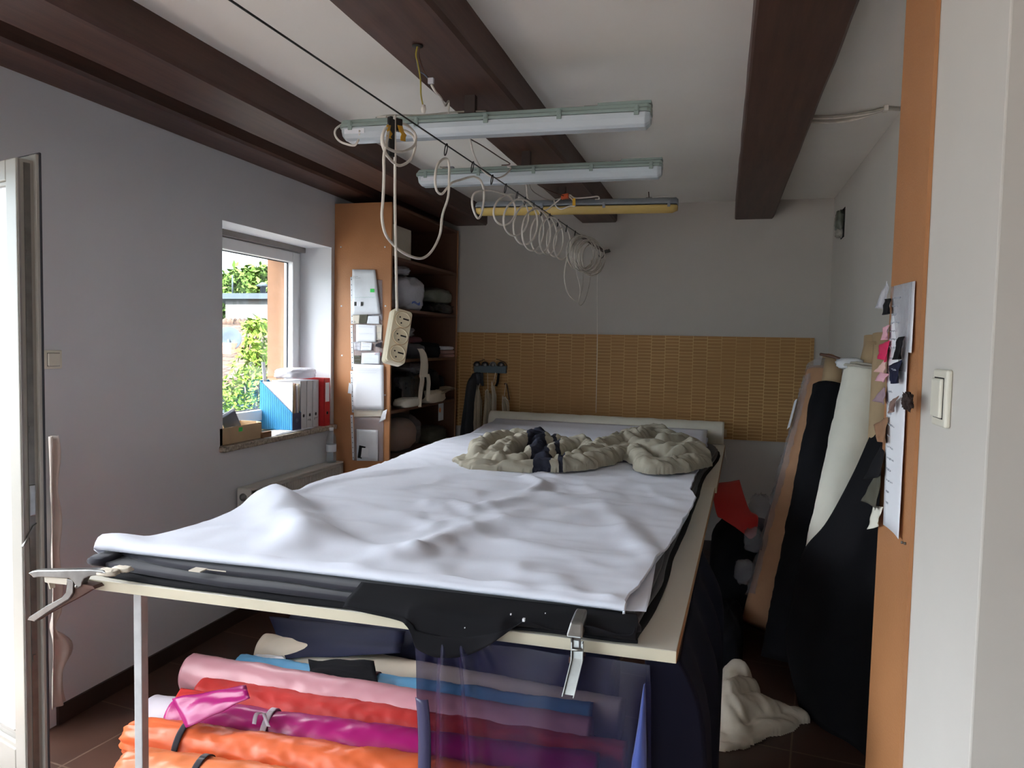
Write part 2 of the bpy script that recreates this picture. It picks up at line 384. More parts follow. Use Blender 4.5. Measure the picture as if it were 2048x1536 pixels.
def foldpile(tubes, z0, res=.01, rough=.004, nf=14, seed=0, crease=0):
    """a crumpled cloth lying on a level surface: crisp folds as the upper envelope of rounded ridges.
    tubes: (points on the plan, half width(s), height(s))"""
    T = []
    for pts, w, h in tubes:
        pl = spline([V((p[0], p[1], 0)) for p in pts], 5); T.append((pl, w if isinstance(w, (tuple, list)) else (w, w), h if isinstance(h, (tuple, list)) else (h, h)))
    xs = [p.x for t in T for p in t[0]]; ys = [p.y for t in T for p in t[0]]; mw = max(max(t[1]) for t in T)
    x0, x1, y0, y1 = min(xs)-mw, max(xs)+mw, min(ys)-mw, max(ys)+mw
    nx, ny = int((x1-x0)/res)+2, int((y1-y0)/res)+2; mb = MB(); idx = {}; hh = {}
    for i in range(nx):
        for j in range(ny):
            p = V((x0+i*res, y0+j*res, 0)); wp = p+V((fbm(p*9+V((seed, 0, 0))), fbm(p*9+V((0, seed+5, 0))), 0))*.018
            best = 0
            for pl, w, h in T:
                d, t, _ = polydist(wp, pl); ww = lerp(w[0], w[1], t)
                if d < ww:
                    q = lerp(h[0], h[1], t)*math.sqrt(max(0, 1-(d/ww)**2)); best = max(best, q)
            if best > 0 and crease:
                wq = wp+V((fbm(p*5+V((9, 0, 0))), fbm(p*5+V((0, 9, 0))), 0))*.05
                a_ = 1-2.2*abs(noise.noise(V((wq.x*4.5+wq.y*3, wq.y*13-wq.x*3.5, seed+2)))); b_ = 1-2.2*abs(noise.noise(V((wq.x*8-wq.y*5, wq.y*22+wq.x*6, seed+8))))
                best = max(.002, best+crease*(a_*.9+b_*.55)*min(1, best/.04))
            if best > 0: hh[i, j] = best+rough*fbm(V((p.x*nf, p.y*nf, seed)))*min(1, best/.02)
    for (i, j), z in hh.items(): idx[i, j] = len(mb.v); mb.v.append(V((x0+i*res, y0+j*res, z0+max(z, .001))))
    for (i, j) in hh:
        q = [(i, j), (i+1, j), (i+1, j+1), (i, j+1)]
        if all(k in hh for k in q): mb.face([idx[k] for k in q])
    # skirt to the surface
    cnt = {}
    for f in mb.f:
        for k in range(4):
            a, b = f[k], f[(k+1) % 4]; cnt[(a, b)] = 1
    edge = [(a, b) for (a, b) in cnt if (b, a) not in cnt]; low = {}
    for a, b in edge:
        for k in (a, b):
            if k not in low: low[k] = len(mb.v); p = mb.v[k].copy(); p.z = z0; mb.v.append(p)
        mb.face((b, a, low[a], low[b]))
    return mb
def roll(mb, a, b, r, wr=.006, seed=0, n=40, k=110, ends=True, taper=None, gather=0, sharp=0):
    """cloth wound on a core: a soft cylinder with diagonal creases"""
    a, b = V(a), V(b); ax = (b-a).normalized(); u = V((0, 0, 1)) if abs(ax.z) < .9 else V((1, 0, 0)); u = (u-ax*u.dot(ax)).normalized(); w = ax.cross(u)
    L = (b-a).length; rows = []
    for i in range(k+1):
        t = i/k; s = t*L; rr = r*(lerp(*taper, t) if taper else 1); row = []
        for j in range(n):
            ph = 2*PI*j/n; c_, s_ = math.cos(ph), math.sin(ph)
            d = wr*(.9*noise.noise(V((s*9+s_*1.1, c_*.9, seed)))+.7*abs(noise.noise(V((s*16+s_*1.2+seed, c_*.8, seed+3)))))
            if sharp:
                q = V((s*7+c_*1.5+s_*.8, c_*1.3+s*2.0, seed+6+s_)); d += sharp*(1-2.4*abs(noise.noise(q)))*.7+sharp*.6*(1-2.4*abs(noise.noise(q*2.3+V((3, 1, 0)))))
            if gather: d += gather*math.exp(-s/.16)*(math.sin(ph*11+s*9+seed)+.6*math.sin(ph*17-s*14))-.6*r*math.exp(-s/.025)*.5
            row.append(a+ax*s+(u*c_+w*s_)*(rr+d))
        rows.append(row)
    i0 = len(mb.v); mb.grid(rows, True)
    if ends:
        mb.face([i0+q for q in range(n-1, -1, -1)]); e = i0+k*n; mb.face([e+q for q in range(n)])
    return mb
def sheet(L, R, n=30, m_=20, fn=None):
    """cloth between two edge lines; fn(u, v, p) moves a point"""
    L, R = spline(L, 8), spline(R, 8)
    def res(pl, t):
        x = t*(len(pl)-1); i = min(int(x), len(pl)-2); return pl[i].lerp(pl[i+1], x-i)
    rows = []
    for i in range(n+1):
        u = i/n; a, b = res(L, u), res(R, u)
        rows.append([(lambda p, v: fn(u, v, p) if fn else p)(a.lerp(b, j/m_), j/m_) for j in range(m_+1)])
    return MB().grid(rows)

# ------------------------------------------------------------------ the room
XL, XO, YB, XR, ZC = -2.6, -3.06, 6.11, .77, 2.738
WY0, WY1, WZ0, WZ1 = 3.50, 4.67, 1.0, 2.241          # window opening
DY0, DYM, DY1, DZ1 = .92, 2.03, 2.36, 2.25            # balcony door opening, its mullion
BY0, BY1, BZ0, BZ1 = -3.8, .3, .06, 2.6            # unseen window further back, added and enlarged to brighten the room
def holed_wall(mb, x0, x1, ys, zmax, holes):
    """wall along y from boxes, with rectangular holes (y0, y1, z0, z1)"""
    y = ys[0]
    for (a, b, c, d) in sorted(holes):
        mb.box(x0, x1, y, a, 0, zmax)
        if c > 0: mb.box(x0, x1, a, b, 0, c)
        mb.box(x0, x1, a, b, d, zmax); y = b
    mb.box(x0, x1, y, ys[1], 0, zmax); return mb
struct(MB().box(XO, 3.2, -4.2, YB+.2, -.25, 0).build('floor', 'floor', smooth=False))
struct(MB().box(XO-.3, 3.4, -4.4, YB+.3, ZC, ZC+.3).build('ceiling', 'ceiling', smooth=False))
struct(holed_wall(MB(), XO+.02, XL, (-4.2, YB+.2), ZC, [(WY0, WY1, WZ0, WZ1), (DY0, DY1, 0, DZ1), (BY0, BY1, BZ0, BZ1)]).build('wall_left', 'wall_left', smooth=False))
struct(MB().box(XL, XR+.2, YB, YB+.2, 0, ZC).build('wall_back', 'wall_back', smooth=False))
struct(MB().box(XR, XR+.25, 1.93, YB, 0, ZC).build('wall_right', 'wall', smooth=False))
struct(MB().box(.38, 3.2, 1.25, 1.93, 0, ZC).build('wall_corner', 'wall', smooth=False, bevel=.003, seg=2))
struct(MB().box(3.2, 3.4, -4.2, 1.25, 0, ZC).build('wall_side', 'wall', smooth=False))
mb = MB().box(XL, -2.4, -4.2, -4.0, 0, ZC); mb.box(-2.4, -.7, -4.2, -4.0, 0, .8); mb.box(-2.4, -.7, -4.2, -4.0, 2.3, ZC); mb.box(-.7, 3.2, -4.2, -4.0, 0, ZC)  # unseen opening in this wall, added to let in fill light
struct(mb.build('wall_front', 'wall', smooth=False))
# peach render lining the outside of the window opening and the outer wall face
mb = MB(); ox = -2.93
mb.box(XO, ox, WY1-.06, WY1, WZ0, WZ1); mb.box(XO, ox, WY0, WY0+.03, WZ0, WZ1); mb.box(XO, ox, WY0, WY1, WZ1-.03, WZ1); mb.box(XO-.0, ox, WY0, WY1, WZ0, WZ0+.03)
struct(mb.build('trim_1', 'render_out', smooth=False))
# tiled band on the back wall
struct(MB().box(-2.19, XR-.1, YB-.012, YB, .893, 1.695).build('trim_2', 'bamboo', smooth=False))
struct(MB().box(XL, XL+.012, DY1+.06, YB, 0, .078).build('baseboard_left', 'baseboard', smooth=False))
struct(MB().box(XL, XR, YB-.012, YB, 0, .078).build('baseboard_back', 'baseboard', smooth=False))
# ceiling beams
for i, (a, b) in enumerate(((-2.6, -2.368), (-2.222, -1.941), (-1.136, -.848), (.060, .345))):
    mb = MB()
    rows = []
    for k in range(60):
        y = lerp(-4.0, YB, k/59); w = .004*noise.noise(V((i*9, y*3, 0))); q = .004*noise.noise(V((i*9+4, y*2.3, 5)))
        z = 2.597+.003*noise.noise(V((i, y*2, 9)))
        rows.append([(a+w, y, ZC), (a+w, y, z+.008), (a+w+.008, y, z), (b+q-.012, y, z), (b+q, y, z+.014), (b+q, y, ZC)])
    mb.grid(rows); mb.face([(k) for k in range(6)]); mb.face([59*6+k for k in range(6)])
    struct(mb.build('beam', 'beam', smooth=False))

# window 1
def window(name, y0, y1, z0, z1, xf, bar=.05, sash=.072, handle=True, mull=()):
    w = MB(); d = .07
    def frame(mb, a, b, c, e, t, x0, x1):
        mb.box(x0, x1, a, a+t, c, e); mb.box(x0, x1, b-t, b, c, e); mb.box(x0, x1, a+t, b-t, c, c+t); mb.box(x0, x1, a+t, b-t, e-t, e)
    frame(w, y0, y1, z0, z1, bar, xf-d, xf)
    root = struct(w.build(name, 'pvc', smooth=False, bevel=.004))
    ys = [y0+bar-.012]+[q for q in mull]+[y1-bar+.012]
    for a, b in zip(ys[:-1], ys[1:]):
        s = MB(); frame(s, a, b, z0+bar-.012, z1-bar+.012, sash, xf-d+.01, xf+.012); so = s.build('sash', 'pvc', root, smooth=False, bevel=.006)
        g = MB(); t = .006; A, B, C_, E_ = a+sash, b-sash, z0+bar-.012+sash, z1-bar+.012-sash
        frame(g, A-t, B+t, C_-t, E_+t, 2*t, xf-.035, xf-.028); g.build('glazing_seal', 'gasket', root, smooth=False)
        MB().box(xf-.045, xf-.037, A-t, B+t, C_-t, E_+t).build('pane', 'glass', root, smooth=False)
    return root
w1 = window('window_1', WY0, WY1, WZ0+.045, WZ1, -2.84)
# shutter track strip above the sash
MB().box(-2.845, -2.80, WY0, WY1, WZ1-.035, WZ1).build('shutter_guide', 'pvc_dark', w1, smooth=False)
# stone window board
mb = MB(); rows = []
mb.box(-2.86, -2.562, 3.47, 4.70, .992, 1.024); struct(mb.build('trim_3', 'stone', smooth=False, bevel=.006))
window('fill_window', BY0, BY1, BZ0, BZ1, -2.84, mull=(-2.45, -1.1))  # unseen window added to raise the light indoors
# balcony door: fixed light with mullion, and the open leaf
mb = MB()
for (a, b, c, d) in ((DY0, DY0+.06, 0, DZ1), (DY1-.06, DY1, 0, DZ1), (DYM-.035, DYM+.035, 0, DZ1), (DY0, DY1, DZ1-.06, DZ1), (DYM, DY1, 0, .06), (DY0, DYM, 0, .025)):
    mb.box(-2.70, -2.63, a, b, c, d)
d2 = struct(mb.build('door_2', 'pvc', smooth=False, bevel=.004))
MB().box(-2.672, -2.664, DYM+.035, DY1-.06, .06, DZ1-.06).build('pane', 'glass', d2, smooth=False)
A = V((-2.139, 1.872, 0)); u = V((-.96, .28, 0)).normalized(); wv = V((.28, .96, 0)).normalized(); lw, z0, z1 = .47, .03, 2.165
def lbox(mb, s0, s1, t0, t1, a, b):  # along leaf, through thickness, height
    mb.hexa([A+u*s0+wv*t0+V((0, 0, a)), A+u*s1+wv*t0+V((0, 0, a)), A+u*s1+wv*t1+V((0, 0, a)), A+u*s0+wv*t1+V((0, 0, a)),
             A+u*s0+wv*t0+V((0, 0, b)), A+u*s1+wv*t0+V((0, 0, b)), A+u*s1+wv*t1+V((0, 0, b)), A+u*s0+wv*t1+V((0, 0, b))])
mb = MB(); st = .066
lbox(mb, 0, st, 0, .060, z0, z1); lbox(mb, lw-st, lw, 0, .060, z0, z1); lbox(mb, st, lw-st, 0, .060, z1-st, z1); lbox(mb, st, lw-st, 0, .060, z0, .245)
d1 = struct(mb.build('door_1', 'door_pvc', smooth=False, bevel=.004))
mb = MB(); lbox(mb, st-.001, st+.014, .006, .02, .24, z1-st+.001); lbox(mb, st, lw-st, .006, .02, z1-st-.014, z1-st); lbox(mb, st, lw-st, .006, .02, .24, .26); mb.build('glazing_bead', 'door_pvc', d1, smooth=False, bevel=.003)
mb = MB(); lbox(mb, st-.004, lw-st+.004, .02, .028, .24, z1-st+.004); mb.build('pane', 'glass', d1, smooth=False)
mb = MB(); lbox(mb, -.003, .004, .004, .011, z0, z1-.004); mb.build('groove', 'pvc_dark', d1, smooth=False)
mb = MB(); lbox(mb, -.004, .004, .022, .040, z0+.02, z1-.012)
for z in (.55, 1.3, 1.86): lbox(mb, -.008, -.003, .024, .034, z, z+.022)
mb.build('lock_strip', 'steel', d1, smooth=False)
mb = MB(); lbox(mb, -.009, -.003, 0.021, .039, 1.03, 1.13); mb.build('lock_plate', 'chrome', d1, smooth=False, bevel=.002)
mb = MB(); p = A+V((0, 0, .99))+wv*.032-u*.004; mb.obox(p-V((0, 0, .02))+wv*-.012, u*.005, wv*.006+V((0, 0, .004)), V((0, 0, .03))+wv*.016); mb.build('lock_lever', 'steel', d1, smooth=False)
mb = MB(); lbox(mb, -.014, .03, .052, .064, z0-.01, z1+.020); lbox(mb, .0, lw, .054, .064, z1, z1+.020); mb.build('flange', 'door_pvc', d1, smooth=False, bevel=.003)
mb = MB(); lbox(mb, -.0165, -.004, .061, .069, z0-.01, z1+.026); lbox(mb, -.0165, lw, .060, .069, z1+.016, z1+.026); mb.build('gasket', 'gasket', d1, smooth=False, bevel=.003)
# strip of torn white curtain hanging beside the door
L_, R_ = [], []
for k in range(24):
    t = k/23; z = lerp(1.21, .10, t)
    L_.append((-2.555, 2.36, z)); R_.append((-2.56, 2.405+.010*math.sin(k*1.1)+.03*t+(.035 if k in (18, 19) else 0)-(.04 if k == 16 else 0), z))
mb = sheet(L_, R_, 60, 10, lambda u_, v_, p: p+V((.012*math.sin(v_*9+u_*3), 0, 0)))
tag(mb.build('curtain_strip', 'cloth_pale', solid=.002), 'narrow off-white curtain edge hanging beside the open balcony door leaf', 'curtain')
# rocker switch on the grey wall
def rocker(name, origin, across, out, w, h, label):
    o, a, n_ = V(origin), V(across), V(out); root = thing(name, o, label, 'light switch')
    up = V((0, 0, 1))
    mb = MB().obox(o+n_*.005, a*w*.5, n_*.005, up*h*.5); mb.build('plate', 'switch', root, smooth=False, bevel=.004, seg=3)
    mb = MB().obox(o+n_*.0125, a*w*.33, n_*.004+up*.0, up*h*.34); mb.build('rocker', 'switch', root, smooth=False, bevel=.003)
    mb = MB().obox(o+n_*.0102, a*w*.345, n_*.0006, up*h*.36); mb.build('rocker_gap', 'hole', root, smooth=False)
    return root
rocker('light_switch', at(1890, 796, 0, .38), (0, 1, 0), (-1, 0, 0), .085, .10, 'cream rocker light switch on the white wall beside the orange hardboard panel')
rocker('light_switch', at(103, 719, 0, -2.6), (0, 1, 0), (1, 0, 0), .085, .075, 'white light switch on the grey wall next to the balcony door')

# ------------------------------------------------------------------ outside
struct(MB().box(-90, -4.3, -40, 110, -4.2, -4).build('ground', 'asphalt', smooth=False))
struct(MB().box(-3.95, XO, -3.6, 2.9, -.22, -.02).build('balcony_floor', 'terracotta', smooth=False))
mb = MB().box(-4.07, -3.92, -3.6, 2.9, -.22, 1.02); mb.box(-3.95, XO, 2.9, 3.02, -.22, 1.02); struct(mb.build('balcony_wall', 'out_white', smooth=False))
def P3(px, py, dist):  # a point at a distance along a sighting
    d = CR*((px-1024)/F)-CU*((py-768)/F)+CF; return V((0, 0, H))+d*dist
# white flat-roofed building, seen beyond the tiled house
r = thing('flat_roofed_house', P3(510, 700, 30), 'white flat-roofed building with grey roof edge seen through the window', 'building')
a, b = P3(451, 598, 30), P3(760, 598, 30); dn = V((0, 0, -8)); dep = V((-.55, .83, 0))*7
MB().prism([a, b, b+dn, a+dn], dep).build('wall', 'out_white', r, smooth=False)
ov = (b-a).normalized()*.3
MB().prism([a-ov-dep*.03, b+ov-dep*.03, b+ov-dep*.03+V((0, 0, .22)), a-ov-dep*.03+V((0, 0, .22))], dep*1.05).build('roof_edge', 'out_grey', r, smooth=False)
MB().lathe([(.12, 0), (.12, .4), (.3, .45), (.05, .6)], P3(526, 594, 31), n=10).build('vent_pipe', 'out_grey', r)
MB().lathe([(.03, 0), (.03, .9)], P3(465, 594, 31), n=6).build('mast', 'out_grey', r)
# tiled house
r = thing('tiled_house', P3(500, 760, 15), 'house with weathered clay tile roof seen low through the window', 'building')
a, b = P3(380, 656, 17), P3(760, 664, 17); c, d = P3(760, 778, 12), P3(380, 774, 12)
mb = MB().prism([d, c, b, a], (0, 0, .12)); mb.build('roof', 'roof_tile', r, smooth=False)
mb = MB(); dd = (a-d)*.9; mb.prism([d+V((.0, .3, -.02)), c+V((0, .3, -.02)), c+V((0, .3, -3.5)), d+V((0, .3, -3.5))], (-1, 2.5, 0)); mb.build('wall', 'out_grey', r, smooth=False)
ridge = MB()
for k in range(40): ridge.tube([a.lerp(b, k/40)+V((0, 0, .1)), a.lerp(b, (k+.9)/40)+V((0, 0, .14))], [.1, .12], 8)
ridge.build('ridge_tiles', 'roof_tile', r)
p = P3(455, 712, 14.2); MB().box(p.x-.28, p.x+.28, p.y-.28, p.y+.28, p.z-.6, p.z+.25).build('chimney', 'brick', r, smooth=False)
r = thing('satellite_dish', P3(456, 700, 14), 'round grey satellite dish on the chimney of the tiled house', 'satellite dish')
fwd = -CF; q = P3(457, 678, 14)
MB().lathe([(.02, -.06), (.12, -.045), (.2, -.01), (.235, .02), (.23, .025), (.11, -.03), (.0, -.045)], q, V((.5, -.8, .3)), 24, False, False).build('dish', 'out_grey', r)
MB().tube([q, q+V((0, 0, -.5))], .025, 6).build('mast', 'out_grey', r)
# trees: leaf cards around boughs
def leaves(mb, c, rad, n, size, seed):
    rnd = random.Random(seed)
    for _ in range(n):
        while True:
            q = V((rnd.uniform(-1, 1), rnd.uniform(-1, 1), rnd.uniform(-1, 1)))
            if .2 < q.length < 1: break
        q = V((q.x*rad[0], q.y*rad[1], q.z*rad[2]))+V(c)
        a = V((rnd.uniform(-1, 1), rnd.uniform(-1, 1), rnd.uniform(-1.2, .4))).normalized()*size*rnd.uniform(.6, 1.2)
        b = a.cross(V((rnd.uniform(-1, 1), rnd.uniform(-1, 1), rnd.uniform(-1, 1)))).normalized()*a.length*.42
        i = len(mb.v); mb.v += [q, q+a*.5+b*.5, q+a, q+a*.5-b*.5]; mb.face((i, i+1, i+2, i+3))
def tree(name, base, boughs, leafmat, size, n, label, trunk_r, seed):
    r = thing(name, base, label, 'tree'); tb = MB(); lf = MB(); base = V(base)
    for k, (c, rad) in enumerate(boughs):
        c = V(c); mid = base.lerp(c, .55)+V((.0, .0, (c-base).length*.08))
        tb.tube(spline([base, base.lerp(mid, .6), mid, c], 5), [lerp(trunk_r, trunk_r*.12, i/15) for i in range(16)], 7)
        leaves(lf, c, rad, int(n), size, seed+k)
    tb.build('trunk', 'bark', r); lf.build('crown', leafmat, r, smooth=False); return r
bb = []
for px, py, s in ((430, 600, 4), (462, 588, 2.6), (485, 580, 2.8), (510, 572, 2.8), (535, 584, 2.4), (556, 592, 2.6), (585, 600, 3), (455, 612, 3), (500, 600, 3.4), (540, 606, 3.2), (620, 606, 4), (380, 606, 4), (523, 562, 1.5), (498, 568, 1.6), (450, 640, 3.4), (448, 680, 3)):
    bb.append((P3(px, py, 58), (s*.8, s*.8, s*.62)))
base = P3(510, 700, 58); base.z = -4
tree('leafy_tree', base, bb, 'leaf_far', .8, 900, 'large bright green tree filling the view above the white flat roof', .5, 3)
bb = []
for px, py, s in ((512, 660, .28), (525, 690, .32), (535, 720, .3), (505, 705, .25), (500, 735, .33), (530, 750, .34), (490, 770, .42), (520, 785, .45), (470, 805, .42), (500, 815, .5), (545, 800, .45), (455, 790, .25), (515, 650, .16)):
    bb.append((P3(px, py, 8.6), (s*.62, s*.62, s*.55)))
base = P3(520, 1000, 8.6); base.z = -4
tree('young_tree', base, bb, 'leaf', .10, 130, 'young tree with yellow-green leaves close outside the window', .06, 41)
# pale building with red roof seen through the balcony door glass
r = thing('red_roofed_house', (-16, 14, -4), 'pale house with reddish roof outside the balcony door', 'building')
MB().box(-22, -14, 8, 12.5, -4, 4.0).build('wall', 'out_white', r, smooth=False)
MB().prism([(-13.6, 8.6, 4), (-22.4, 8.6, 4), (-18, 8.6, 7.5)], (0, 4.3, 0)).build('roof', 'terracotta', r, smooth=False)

# ------------------------------------------------------------------ light
w = bpy.data.worlds.new('world'); sc.world = w; w.use_nodes = True; nt = w.node_tree; bg = nt.nodes['Background']
tc = nt.nodes.new('ShaderNodeTexCoord'); sx = nt.nodes.new('ShaderNodeSeparateXYZ'); rp = nt.nodes.new('ShaderNodeValToRGB')
nt.links.new(tc.outputs['Generated'], sx.inputs[0]); nt.links.new(sx.outputs['Z'], rp.inputs[0]); nt.links.new(rp.outputs[0], bg.inputs[0])
e = rp.color_ramp.elements; e[0].position = 0; e[0].color = (.16, .19, .20, 1); e[1].position = .8; e[1].color = (1.0, 1.0, 1.0, 1)
for p_, c_ in ((.13, (.17, .22, .25, 1)), (.30, (.86, .93, 1.0, 1))):
    q = e.new(p_); q.color = c_
bg.inputs[1].default_value = 3.6
sun = bpy.data.lights.new('sun', 'SUN'); sun.energy = 14; sun.angle = .03; sun.color = (1, .97, .92)
so = bpy.data.objects.new('sun', sun); COL.objects.link(so); so.location = (-6, -12, 12); so.rotation_euler = V((.06, .70, -.71)).to_track_quat('-Z', 'Y').to_euler()
sc.view_settings.view_transform = 'Standard'; sc.view_settings.look = 'None'; sc.view_settings.gamma = 1; sc.view_settings.use_curve_mapping = False
sc.view_settings.exposure = 2.44
sc.cycles.max_bounces = 10; sc.cycles.diffuse_bounces = 6; sc.cycles.transparent_max_bounces = 12; sc.cycles.sample_clamp_indirect = 8

# ------------------------------------------------------------------ radiator under the window
r = thing('radiator', (-2.53, 4.13, .15), 'white ribbed panel radiator on the grey wall under the window', 'radiator')
ry0, ry1, rx0, rx1, rz0, rz1 = 3.61, 4.665, -2.585, -2.495, .16, .775
mb = MB(); k = 46; prof = []
for i in range(k*4+1):
    y = lerp(ry0+.05, ry1-.04, i/(k*4)); ph = (i % 4)
    prof.append((rx1-.002+(-.024 if ph in (1, 2) and (i//4) % 1 == 0 else 0), y))
mb.grid([[(x, y, rz0+.03) for x, y in prof], [(x, y, rz0+.05) for x, y in prof], [(x, y, rz1-.045) for x, y in prof], [(rx1-.002, y, rz1-.028) for x, y in prof]])
mb.build('ribbed_panel', 'radiator', r, smooth=False)
mb = MB(); mb.box(rx1-.012, rx1, ry0, ry1, rz1-.030, rz1-.012); mb.box(rx1-.012, rx1, ry0, ry1, rz0, rz0+.032); mb.box(rx1-.012, rx1, ry0, ry0+.05, rz0, rz1-.012); mb.box(rx1-.012, rx1, ry1-.04, ry1, rz0, rz1-.012)
mb.build('panel_frame', 'radiator', r, smooth=False, bevel=.003)
MB().box(rx0, rx0+.015, ry0+.01, ry1-.01, rz0, rz1-.01).build('rear_panel', 'radiator', r, smooth=False)
MB().box(rx0-.005, rx1+.002, ry0+.003, ry1, rz1-.012, rz1).build('top_grille', 'radiator', r, smooth=False, bevel=.004)
MB().box(rx0, rx1, ry0-.004, ry0+.004, rz0, rz1-.004).build('side_cover', 'radiator', r, smooth=False, bevel=.002); MB().box(rx0, rx1, ry1-.006, ry1, rz0, rz1-.004).build('side_cover', 'radiator', r, smooth=False, bevel=.002)
pv = V((-2.545, ry0-.004, .725)); MB().lathe([(.022, 0), (.022, .006), (.014, .008), (.012, .014), (.005, .016)], pv, (0, -1, 0), 20).build('valve_cap', 'chrome', r)
mb = MB()
for k in range(5): mb.box(-2.552+k*.006, -2.549+k*.006, ry0-.0052, ry0-.004, .67+.006*(k % 2), .682)
mb.build('maker_mark', 'ink_light', r, smooth=False)
# bottle on the radiator
p = V((-2.545, 4.585, rz1)); r = thing('water_bottle', p, 'clear plastic water bottle with white cap standing on the radiator', 'bottle')
MB().lathe([(.03, 0), (.034, .006), (.034, .05), (.031, .06), (.034, .075), (.034, .15), (.03, .175), (.016, .205), (.013, .21), (.013, .222)], p, n=24).build('body', 'bottle', r)
MB().lathe([(.0155, .216), (.0155, .238), (.013, .24)], p, n=20).build('cap', 'paper', r)
MB().lathe([(.0348, .075), (.0348, .125)], p, n=24, capa=False, capb=False).build('label', 'paper_cool', r)

# ------------------------------------------------------------------ things on the window board
SZ = 1.0245
r = thing('storage_tray', (-2.63, 3.65, SZ), 'low cardboard tray with a green dot and odds and ends on the window sill', 'tray')
o2d = [(-2.60, 3.475), (-2.60, 3.86), (-2.66, 3.90), (-2.76, 3.89), (-2.79, 3.49), (-2.70, 3.472)]
mb = MB(); mb.prism([(x, y, SZ) for x, y in o2d], (0, 0, .004))
n_ = len(o2d)
for i in range(n_):
    a, b = V((*o2d[i], 0)), V((*o2d[(i+1) % n_], 0)); c = V((-2.69, 3.68, 0)); ia, ib = a.lerp(c, .03), b.lerp(c, .03)
    mb.hexa([V((q.x, q.y, SZ)) for q in (a, b, ib, ia)]+[V((q.x, q.y, SZ+.095)) for q in (a, b, ib, ia)])
mb.build('box', 'card', r, smooth=False, bevel=.0015)
MB().box(-2.5985, -2.5995, 3.64, 3.675, SZ+.062, SZ+.085).build('sticker', 'green_dot', r, smooth=False)
r = thing('marker_pen', (-2.66, 3.55, SZ+.01), 'green marker pen with black tip upright in the cardboard tray', 'pen')
a, b = V((-2.66, 3.552, SZ+.012)), V((-2.655, 3.545, SZ+.20)); MB().tube([a, a.lerp(b, .75)], .006, 10).build('barrel', 'green_dot', r); MB().tube([a.lerp(b, .75), b], .0062, 10).build('cap', 'tape_black', r)
r = thing('tape_holder', (-2.69, 3.50, SZ+.005), 'yellow and dark plastic tub at the near end of the cardboard tray', 'tub')
MB().lathe([(.028, 0), (.03, .10), (.03, .105)], (-2.66, 3.506, SZ+.006), n=20).build('tub', 'tape_yellow', r); MB().lathe([(.031, .105), (.031, .13)], (-2.66, 3.506, SZ+.006), n=20).build('lid', 'wire_blue', r)
r = tag(MB().obox((-2.655, 3.66, SZ+.09), V((.02, .035, .02)), V((.0, -.045, .07)), V((.006, 0, -.003))).build('notebook', 'wire_blue', smooth=False, bevel=.002), 'grey-blue notebook tilted in the cardboard tray', 'notebook')
tag(MB().obox((-2.668, 3.675, SZ+.095), V((.02, .035, .02)), V((.0, -.045, .075)), V((.003, 0, -.001))).build('note_pad', 'paper', smooth=False), 'white note pad tilted behind the grey-blue notebook in the tray', 'note pad')
tag(MB().box(-2.605, -2.585, 3.85, 3.94, SZ, SZ+.035).build('tin_box', 'card_in', smooth=False, bevel=.002), 'small dark tin lying against the tray end on the sill', 'box')
for k, (y0, y1, x0, x1, a) in enumerate(((3.86, 4.30, -2.72, -2.575, .05), (3.98, 4.42, -2.74, -2.58, -.08), (4.05, 4.33, -2.70, -2.60, .16))):
    cx, cy = (x0+x1)/2, (y0+y1)/2; rows = []
    for i in range(9):
        row = []
        for j in range(9):
            x, y = lerp(x0, x1, i/8)-cx, lerp(y0, y1, j/8)-cy; row.append((cx+x*math.cos(a)-y*math.sin(a)*.2, cy+y, SZ+.0015+k*.003+.004*abs(noise.noise(V((x*9, y*7, k*5))))*(j > 5)))
        rows.append(row)
    tag(MB().grid(rows).build('loose_paper', 'paper', solid=.0008), ('loose white sheet lying lowest on the sill beside the tray', 'loose white sheet under the blue magazine file on the sill', 'topmost small white sheet on the sill in front of the blue file')[k], 'paper', 'loose papers on the window sill')
# blue magazine file: cut-away side faces the room
r = thing('magazine_file', (-2.70, 4.26, SZ), 'sky blue ribbed magazine file full of papers on the window sill', 'magazine file')
bx0, bx1, by0, by1 = -2.845, -2.605, 4.20, 4.30
side = [(bx1, SZ+.008), (bx0, SZ+.008), (bx0, SZ+.32), (bx1, SZ+.115)]
tf = lambda x, y, z: V((x, y, z))
mb = MB()
mb.prism([tf(x, by0, z) for x, z in side], (0, .003, 0)); mb.prism([tf(x, by1-.003, z) for x, z in side], (0, .003, 0)); mb.box(bx0, bx0+.003, by0, by1, SZ+.008, SZ+.32); mb.box(bx0, bx1, by0, by1, SZ+.006, SZ+.01)
for k in range(17):
    x = lerp(bx0+.012, bx1-.012, k/16); zt = lerp(SZ+.32, SZ+.115, (x-bx0)/(bx1-bx0)); mb.box(x-.002, x+.002, by0-.0015, by0, SZ+.012, zt-.004)
mb.build('body', 'blue_box', r, smooth=False)
MB().box(bx1-.003, bx1+.001, by0, by1, SZ+.006, SZ+.115).build('front_panel', 'navy_box', r, smooth=False)
mb = MB(); c = V((bx1+.0012, 4.25, SZ+.068)); mb.tube([c+V((0, math.cos(t/16*2*PI)*.012, math.sin(t/16*2*PI)*.012)) for t in range(16)], .0008, 5, True)
mb.tube([c+V((0, -.006, -.005)), c+V((0, -.006, .005)), c+V((0, 0, -.002)), c+V((0, .006, .005)), c+V((0, .006, -.005))], .0008, 5); mb.build('emblem', 'ink_light', r)
